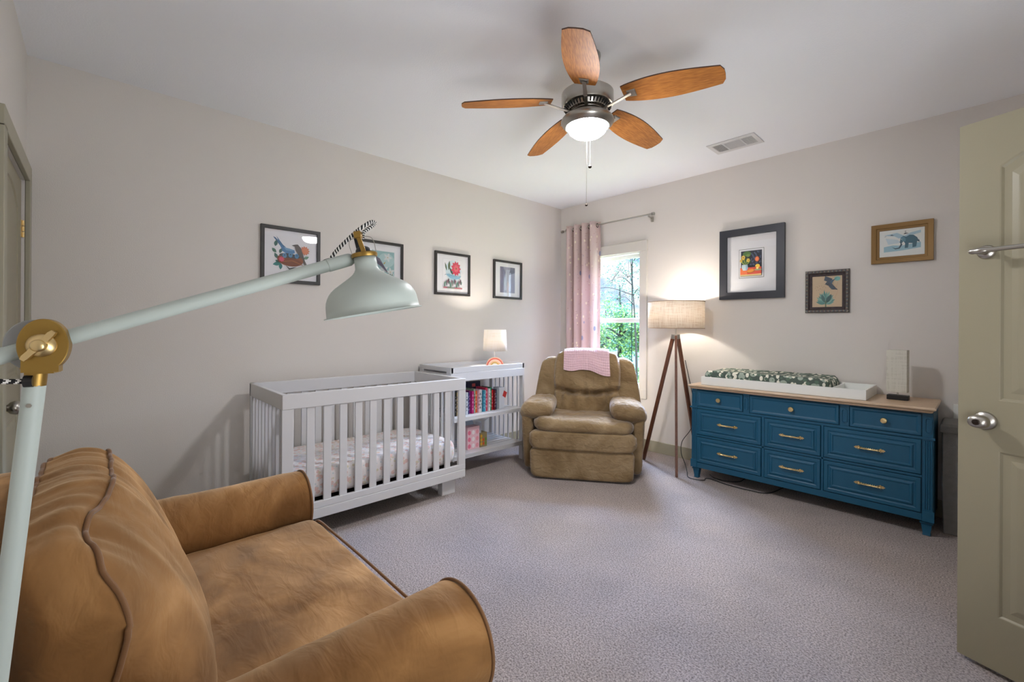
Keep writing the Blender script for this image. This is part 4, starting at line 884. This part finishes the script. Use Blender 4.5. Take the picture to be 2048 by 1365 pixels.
# ---------------------------------------------------------------- tan chair-and-a-half in the foreground
sf = thing('loveseat', 'wide tan suede armchair with rolled arms in the near left corner', 'armchair', (2.07, -3.97, 0))
AXW = (Vector((1, 0, 0)), Vector((0, 1, 0)), ZZ)
SX0, SX1 = 1.36, 2.79
q = M(); q.blob(((SX0+SX1)/2, -3.94, .19), ((SX1-SX0)/2-.03, .42, .14), (12, 12, 12), 10); q.build('base', SUEDE, sf, smooth=True)
for x_ in (SX0+.1, SX1-.1):
    for y_ in (-3.6, -4.15): q = M(); q.lathe([(.022, 0), (.03, .055)], (x_, y_, 0), (0, 0, 1), 16); q.build('foot', mat('dark_wood', (52, 34, 24), .5), sf)
def roll_loop(cx, y_, k=1.0, n=40, sg=1):
    """front silhouette of a rolled arm: round top on a straight panel; returned as loop in x-z"""
    R_ = .128; zc = .495; pts = []
    for i in range(n):
        t = -PI*.22 + (PI*1.44)*i/(n-1); pts.append((cx + R_*k*math.cos(t), zc + R_*k*math.sin(t)))
    xl, xr = cx-.10*k, cx+.10*k
    return [Vector((x, y_, z)) for x, z in pts] + [Vector((xl, y_, .33)), Vector((xl, y_, .08)), Vector((xr, y_, .08)), Vector((xr, y_, .33))]
for cx in (SX0+.128, SX1-.128):
    q = M(); L_ = []; Y_ = [-4.40, -4.38] + [-4.36+.84*i/40 for i in range(41)] + [-3.508, -3.502, -3.50]
    for yy in Y_:
        k_ = 1.0 if yy < -3.515 else (.985 if yy < -3.505 else (.95 if yy < -3.501 else .9))
        if yy < -4.39: k_ = .93
        lp_ = roll_loop(cx, yy, k_)
        lp_ = [p + (Vector((p.x-cx, 0, p.z-.45)).normalized()*(.006*nz(p.x*5, yy*6, p.z*5)+.003*nz(p.x*14, yy*22, p.z*12)) if p.z > .3 else Vector()) for p in lp_]
        L_.append(lp_)
    q.loft(L_, True, True); ar = q.build('arm', SUEDE, sf, smooth=True, angle=60)
    q = M(); rp = roll_loop(cx, -3.508, 1.005); q.tube(rp[:42], .0045, 8); q.build('piping', SUEDED, ar, smooth=True)
# seat cushion
def scf(p):
    x, y_, z = p; d = .10*nz(x*2, y_*2, 4)+.05*nz(x*5+y_*4, y_*2, 6)
    if z > 0: z = z*(1+d)
    return (x, y_, z)
sc_ = M(); sc_.blob((2.075, -3.79, .385), (.463, .292, .077), (16, 16, 4), (50, 40, 10), fn=scf); seat = sc_.build('seat_cushion', SUEDE, sf, smooth=True)
q = M(); q.tube(bez([(1.615, -3.505, .41), (1.64, -3.493, .447), (1.8, -3.492, .452), (2.05, -3.492, .455), (2.3, -3.492, .452), (2.5, -3.494, .447), (2.535, -3.505, .41)]), .005, 8); q.build('piping', SUEDED, seat, smooth=True)
# back frame
q = M(); q.blob((2.075, -4.375, .50), (.57, .062, .34), (10, 4, 7), (20, 8, 16)); q.build('back_frame', SUEDE, sf, smooth=True)
# back cushion: profile loop in y-z swept along x
def bprof(s, hgt, th):
    """closed loop; hgt = top height, th = thickness factor. returns list of (y,z)"""
    top = hgt
    base = [(-4.285, top), (-4.262, top+.012), (-4.22, top+.022), (-4.175, top+.014), (-4.15, top-.002),
            (-4.115, top-.035), (-4.07, top-.10), (-4.025, top-.19), (-3.99, top-.28), (-3.975, top-.35), (-3.985, .46), (-4.03, .43),
            (-4.2, .43), (-4.29, .46), (-4.305, top-.30), (-4.30, top-.15), (-4.295, top-.05)]
    P = []
    m_ = len(base)
    for i in range(m_):
        a, b, c, d = [base[(i+k) % m_] for k in (-1, 0, 1, 2)]
        for t in (0, .25, .5, .75):
            P.append(tuple(.5*((2*b[j])+(c[j]-a[j])*t+(2*a[j]-5*b[j]+4*c[j]-d[j])*t*t+(3*b[j]-a[j]-3*c[j]+d[j])*t**3) for j in (0, 1)))
    ym = -4.17
    return [(ym+(y_-ym)*th, z) for y_, z in P]
q = M(); L_ = []; nX = 90; seamF, seamB = [], []
for i in range(nX+1):
    t = i/nX; x = 1.60 + .945*t; e = 2*t-1
    th = (1-abs(e)**7)**.45 if abs(e) < 1 else 0; th = max(.12, th)
    top = .868 + .012*math.sin(t*PI) - .12*max(0, (t-.80)/.2)**2.2 - .02*max(0, (.12-t)/.12)**2
    pr_ = bprof(x, top, th); row = []
    for j, (y_, z) in enumerate(pr_):
        fr = 1 if 16 <= j <= 44 else .5
        crease = .012*nz(x*5+z*2, z*2.6+y_*2, 7)*fr + .006*nz(x*16+5*z, z*3+y_*3, 11) + .003*nz(x*46+9*z, z*5+y_*7, 15)*(1 if z > top-.2 else .4)
        puck = 0
        if z > top-.12: puck = .008*nz(x*24, y_*4, 3)*math.exp(-((z-top)/.05)**2)
        dy = 1 if y_ > -4.17 else -1
        nrm = Vector((0, y_+4.17, z-.66)).normalized()
        off = (-.045*math.exp(-((t-.80)/.14)**2) + .035*max(0, (t-.93)/.07)**1.2 + .006*nz(x*14, 5, 2))*math.exp(-((j-16)/7.0)**2)
        row.append(Vector((x, y_+off, z)) + nrm*(crease+puck)*1.2)
    L_.append(row); wob = .014*nz(x*5.5, 3, 1)
    seamF.append(Vector((x, -4.17+(-4.15+4.17)*th+wob, top+.002+.004*nz(x*12, 2)))); seamB.append(Vector((x, -4.17+(-4.285+4.17)*th+wob*.7, top+.004)))
q.loft(L_, True, True); bcush = q.build('back_cushion', SUEDE, sf, smooth=True)
seamF = [L_[i][16]+Vector((0, .002, .003)) for i in range(nX+1)]; seamB = [L_[i][0]+Vector((0, -.001, .003)) for i in range(int(nX*.84))]
endF = [L_[nX][j]+Vector((.004, 0, 0)) for j in range(16, 44, 2)]
for s_ in (seamF+endF, seamB):
    q = M(); q.tube(s_, .005, 8); q.build('piping', SUEDED, bcush, smooth=True)

# ---------------------------------------------------------------- white and brass reading lamp in front of the sofa
J = Vector((2.873, -4.223, 1.247)); BASE = Vector((2.82, -4.279, 0)); SH = Vector((2.956, -3.887, 1.34))
fl = thing('reading_lamp', 'tall pale enamel reading lamp with brass joint beside the tan armchair', 'floor lamp', tuple(BASE))
def P(x, y, z): return Vector((x, y, z))
J = P(2.8745, -4.2221, 1.249)
BASE = Vector((2.768, -4.3355, 0)); fl.location = BASE; WM[fl.name] = Matrix.Translation(BASE); AE = P(2.9351, -3.91, 1.3688); AD = (AE-J).normalized()
an = Vector((AD.y, -AD.x, 0)).normalized(); ah = Vector((AD.x, AD.y, 0)).normalized()
pt = P(2.869, -4.2276, 1.207)
q = M(); q.lathe([(0, 0), (.094, 0), (.095, .004), (.09, .012), (.03, .018), (.02, .024), (0, .024)], BASE, (0, 0, 1), 48); q.build('base', LAMPW, fl, smooth=True, angle=40)
mid = BASE.lerp(pt, .70)
q = M(); q.cyl(BASE+P(0, 0, .02), mid, .0096, n=32); q.cyl(mid, pt, .0089, n=32); q.cyl(mid-(pt-BASE).normalized()*.0012, mid, .0091, n=32); q.build('pole', LAMPW, fl, smooth=True, angle=40)
q = M(); pd = (pt-BASE).normalized(); sp = pt-pd*.022 + an*.0088; q.cyl(sp-an*.002, sp+an*.0012, .0024, n=6); q.build('screw', NICKEL, fl)
q = M(); q.cyl(pt-pd*.001, pt+pd*.017, .0089, n=32); q.bar(J-ZZ*.030+ah*.001, J-ZZ*.0215+ah*.001, .024, .022, ref=ah); q.bar(J-ZZ*.0245, J-ZZ*.0235, .025, .026, ref=ah); q.build('collar', BRASSM, fl, smooth=True, angle=35)
def oval(c, ra_, rz_, o0, o1, n=56):
    q = M(); L_ = []
    for k_, o_ in ((0.96, o0), (1, o0+.0008), (1, o1-.0008), (.96, o1)): L_.append([c+an*o_+ah*(ra_*k_*math.cos(2*PI*i/n))+ZZ*(rz_*k_*math.sin(2*PI*i/n)) for i in range(n)])
    return q.loft(L_, True, True)
q = oval(J+ah*.005, .0195, .0275, .004, .0175); q.bar(J+ah*.003+an*.0108-ZZ*.028, J+ah*.003+an*.0108-ZZ*.012, .0135, .028, ref=ah); q.build('joint_disc', BRASSM, fl, smooth=True, angle=35)
q = oval(J-ah*.006, .0225, .0265, -.0145, .0028); q.build('joint_drum', mat('grey_enamel', (150, 152, 150), .35), fl, smooth=True, angle=35)
q = M(); q.lathe([(0, .0175), (.012, .0175), (.0115, .0195), (.006, .022), (.0062, .028), (.004, .03), (0, .03)], J+ah*.004, an, 28)
wd_ = (ah*.62+ZZ*.78).normalized()
for sg in (-1, 1):
    c0_ = J+ah*.004+an*.025+wd_*sg*.003; q.loft([[c0_+wd_*sg*r+an*a_*wz+(an.cross(wd_))*b_*wx for a_, b_ in ((-1, -1), (1, -1), (1, 1), (-1, 1))] for r, wz, wx in ((0, .003, .0035), (.006, .003, .0028), (.012, .004, .0028), (.0155, .003, .002))], True, True)
q.build('wing_nut', BRASS, fl, smooth=True, angle=60)
q = M(); q.cyl(J-AD*.20, AE-AD*.035, .0085, n=28); q.build('arm', LAMPW, fl, smooth=True, angle=40)
q = M(); q.cyl(AE-AD*.036, AE-AD*.012, .0092, n=28); q.lathe([(.0092, -.012), (.009, -.004), (.006, .002), (0, .004)], AE, AD, 28); q.build('arm_knuckle', LAMPW, fl, smooth=True, angle=40)
def zig(i, j): return srgb((20, 20, 22)) if ((i*1 + (j if j < 5 else 10-j)*1) % 5) < 2.5 else srgb((228, 226, 220))
def dens(pts, step=.0011):
    out = [pts[0]]
    for a_, b_ in zip(pts, pts[1:]):
        n_ = max(1, int((b_-a_).length/step)); out += [a_.lerp(b_, (k_+1)/n_) for k_ in range(n_)]
    return out
q = M(); gp = J-ZZ*.038-ah*.009+an*.004; q.tube(dens(bez([gp, gp-ah*.02+ZZ*.001, gp-ah*.06+ZZ*.004, gp-ah*.11+ZZ*.02, J-AD*.17-ZZ*.012])), .0027, 10, colfn=zig); q.build('cord', CORDW, fl, smooth=True)
q = M(); q.cyl(gp+ah*.004, gp-ah*.003, .0062, n=20); q.build('grommet', BLACK, fl)
rimL, rimR = P(2.9105, -3.936, 1.2794), P(3.004, -3.8368, 1.3005); rc_ = (rimL+rimR)/2; rd = (rimR-rimL).normalized(); vd = (rc_-CAM).normalized()
sa = rd.cross(vd).normalized(); sa = sa if sa.z > 0 else -sa; sa = (sa + vd*.02).normalized(); px = .000726
hd = [(94, 0), (95, .8), (93.5, 1.8), (89.5, 2.5), (88.5, 14), (87.5, 24), (86, 31), (83, 38), (78.5, 45.5), (73, 51.5), (66, 57), (56, 63), (46, 69), (36, 75), (29, 80), (24.5, 85), (22, 90), (21.3, 98), (21, 113)]
q = M(); q.lathe([(r*px, h*px) for r, h in hd], rc_, sa, 72, cap=False); o = q.build('lamp_shade', LAMPW, fl, smooth=True); md = o.modifiers.new('t', 'SOLIDIFY'); md.thickness = .001
q = M(); q.lathe([(0, 113), (24, 113), (25, 115), (25, 119), (24, 121), (0, 121)] and [(0, 112*px), (24*px, 112.5*px), (25*px, 115*px), (25*px, 119*px), (23*px, 121*px), (0, 121*px)], rc_, sa, 40); cc = rc_+sa*117*px; q.bar(cc, AE+AD*.002, .008, .006); q.build('shade_collar', BRASSM, fl, smooth=True, angle=40)
q = M(); q.blob(rc_+sa*122*px, (.0115, .0115, .0095), 2, 10); q.bar(rc_+sa*124*px-rd*.004+vd*.006, rc_+sa*162*px-rd*.006+vd*.006, .004, .010, ref=rd); q.build('socket_cap', BLACK, fl, smooth=True, angle=50)
q = M(); q.bar(rc_+sa*119*px-vd*.013-rd*.0, rc_+sa*152*px-vd*.006-rd*.004, .0065, .003, ref=rd.cross(sa)); q.bar(rc_+sa*150*px-vd*.004-rd*.004, rc_+sa*163*px-vd*.003-rd*.004, .010, .010, ref=rd); q.build('bracket', BRASSM, fl, bevel=.001)
q = M(); hp = [rc_+sa*118*px+rd*(-.0165), rc_+sa*140*px+rd*(-.019)-vd*.002, rc_+sa*150*px+rd*(-.015)-vd*.003, rc_+sa*152*px-vd*.004, rc_+sa*150*px+rd*.012-vd*.003, rc_+sa*140*px+rd*.0165-vd*.002, rc_+sa*118*px+rd*.0175]; q.tube(bez(hp, 8), .0005, 6); q.build('wire_hoop', NICKEL, fl, smooth=True)
clip = P(2.9256, -3.9386, 1.3638)+ZZ*.003
def dp(x, y, d): return CAM + (fwd + rt*((x-1024)/f) + up*((656-y)/f))*d
q = M(); q.tube(dens(bez([dp(x, y, d) for x, y, d in ((725, 477, .637), (727, 466, .638), (735, 459, .642), (745, 452, .646), (749, 446, .645), (743, 444, .640), (733, 449, .636), (717, 460, .632), (696, 479, .628), (673, 502, .626), (661, 519, .626))]), .0007), .0027, 10, colfn=zig); q.build('cord', CORDW, fl, smooth=True)
q = M(); q.blob(clip-AD*.002-ZZ*.002, (.004, .010, .0035), 2.5, 6, A=(an, AD, ZZ)); q.build('cord_clip', BLACK, fl, smooth=True)

# ---------------------------------------------------------------- outside the window
GZ = -1.0
S('trim_2', mat('lawn_grass', (96, 118, 66), .9, bump=.6, bscale=30, vcol=(120, 110, 80), vscale=2), (-30, 20, .15, 40, GZ-.05, GZ)); bpy.data.objects['trim_2'].name = 'ground'
FW = mat('weathered_fence_wood', (128, 138, 152), .8, vcol=(98, 104, 116), vscale=3, stretch=(8, 8, .6))
fe = thing('fence', 'weathered grey board fence across the yard beyond the window', 'fence', (-4, 8.2, GZ))
q = M(); xx = -11.0; i = 0
while xx < 2.5: q.box(xx, xx+.135, 8.2, 8.22, GZ, .62+.02*((i*7) % 3)); xx += .145; i += 1
q.build('boards', FW, fe)
for k_ in range(6): B('fence_post', FW, fe, (-10.8+2.5*k_, -10.7+2.5*k_, 8.22, 8.32, GZ, .68))
B('fence_rail', FW, fe, (-11, 2.4, 8.22, 8.26, .2, .29), (-11, 2.4, 8.22, 8.26, -.7, -.6))
LEAF = mat('spring_leaves', attr=True, rough=.7, trans=.2, spec=.2); BARK = mat('bark', (44, 44, 40), .95, bump=.5, bscale=20, spec=.05)
def tree(label, x, y, h, crowns, nleaf, cols, ls, seed, trunk_r=.09):
    rnd = random.Random(seed); t = thing('tree', label, 'tree', (x, y, GZ)); q = M()
    top = Vector((x+rnd.uniform(-.3, .3), y, GZ+h)); tr_ = bez([(x, y, GZ), (x+rnd.uniform(-.15, .15), y, GZ+h*.4), (x+rnd.uniform(-.2, .2), y, GZ+h*.7), top], 6)
    q.tube(tr_, [trunk_r*(1-.85*i/(len(tr_)-1)) for i in range(len(tr_))], 8); lf = M()
    ends = []
    for cx, cy, cz, r in crowns:
        c = Vector((cx, cy, cz)); s = min(tr_, key=lambda p: (p-c).length + (2 if p.z > c.z else 0)); br = bez([s, s.lerp(c, .5)+Vector((0, 0, r*.2)), c], 5); q.tube(br, [trunk_r*.35*(1-.7*i/(len(br)-1)) for i in range(len(br))], 6)
        for k_ in range(9):
            e = c + Vector((rnd.gauss(0, 1), rnd.gauss(0, 1), rnd.gauss(0, .8))).normalized()*r*rnd.uniform(.6, 1.05); m_ = c.lerp(e, .5)+Vector((0, 0, .1*r)); q.tube([c, m_, e], [trunk_r*.12, trunk_r*.08, trunk_r*.03], 4)
            ends.append((c, m_, e, r))
    for i in range(nleaf):
        c, m_, e, r = rnd.choice(ends); tt = rnd.random(); p = (m_.lerp(e, tt) if rnd.random() < .7 else c.lerp(m_, tt)) + Vector((rnd.gauss(0, 1), rnd.gauss(0, 1), rnd.gauss(0, 1)))*r*.16
        a = Vector((rnd.gauss(0, 1), rnd.gauss(0, 1), rnd.gauss(0, .6))).normalized(); b = a.cross(Vector((rnd.gauss(0, 1), rnd.gauss(0, 1), rnd.gauss(0, 1)))).normalized(); l = ls*rnd.uniform(.6, 1.3)
        lf.paint(rnd.choice(cols)); lf.poly([p, p+a*l*.5+b*l*.28, p+a*l, p+a*l*.5-b*l*.28])
    q.build('trunk', BARK, t, smooth=True); lf.build('foliage', LEAF, t)
G1 = [(80, 114, 58), (106, 136, 70), (62, 98, 64), (50, 88, 76)]; G2 = [(44, 76, 66), (38, 68, 60), (70, 100, 72)]
tree('slender tree with thin branches and sparse leaves against the sky', -1.05, 3.5, 3.9, [(-1.3, 3.6, 2.3, .5), (-.9, 3.4, 2.6, .45), (-1.8, 3.8, 2.3, .55), (-1.2, 3.5, 2.9, .4), (-1.75, 3.9, 1.9, .5), (-.8, 3.3, 2.0, .35), (-2.3, 3.6, 2.1, .5)], 1500, G2, .04, 3, .03)
tree('bright green leafy tree filling the middle of the window', -3.0, 5.8, 3.4, [(-3.0, 5.8, 1.35, .7), (-2.3, 5.5, 1.2, .55), (-3.7, 6.0, 1.2, .7), (-2.6, 5.6, .8, .55), (-3.5, 5.8, .8, .6), (-2.0, 5.3, 1.0, .45), (-4.3, 6.2, .9, .7)], 11000, G1, .075, 5)
tree('low bushy tree with bright leaves in front of the grey fence', -1.5, 4.2, 1.5, [(-1.5, 4.2, .25, .42), (-1.15, 4.0, .0, .35), (-1.95, 4.4, .35, .4), (-.75, 3.6, -.1, .3)], 2600, G1, .06, 8, .05)
tree('broad tree behind the fence at the left', -6.6, 10.5, 3, [(-6.4, 10.5, 1.1, 1.1), (-5.0, 10.0, .9, .9), (-7.6, 10.8, 1.0, 1.1), (-6.0, 10.2, 1.3, .9), (-4.2, 9.6, .9, .8)], 9000, G2+G1[:2], .11, 12, .16)
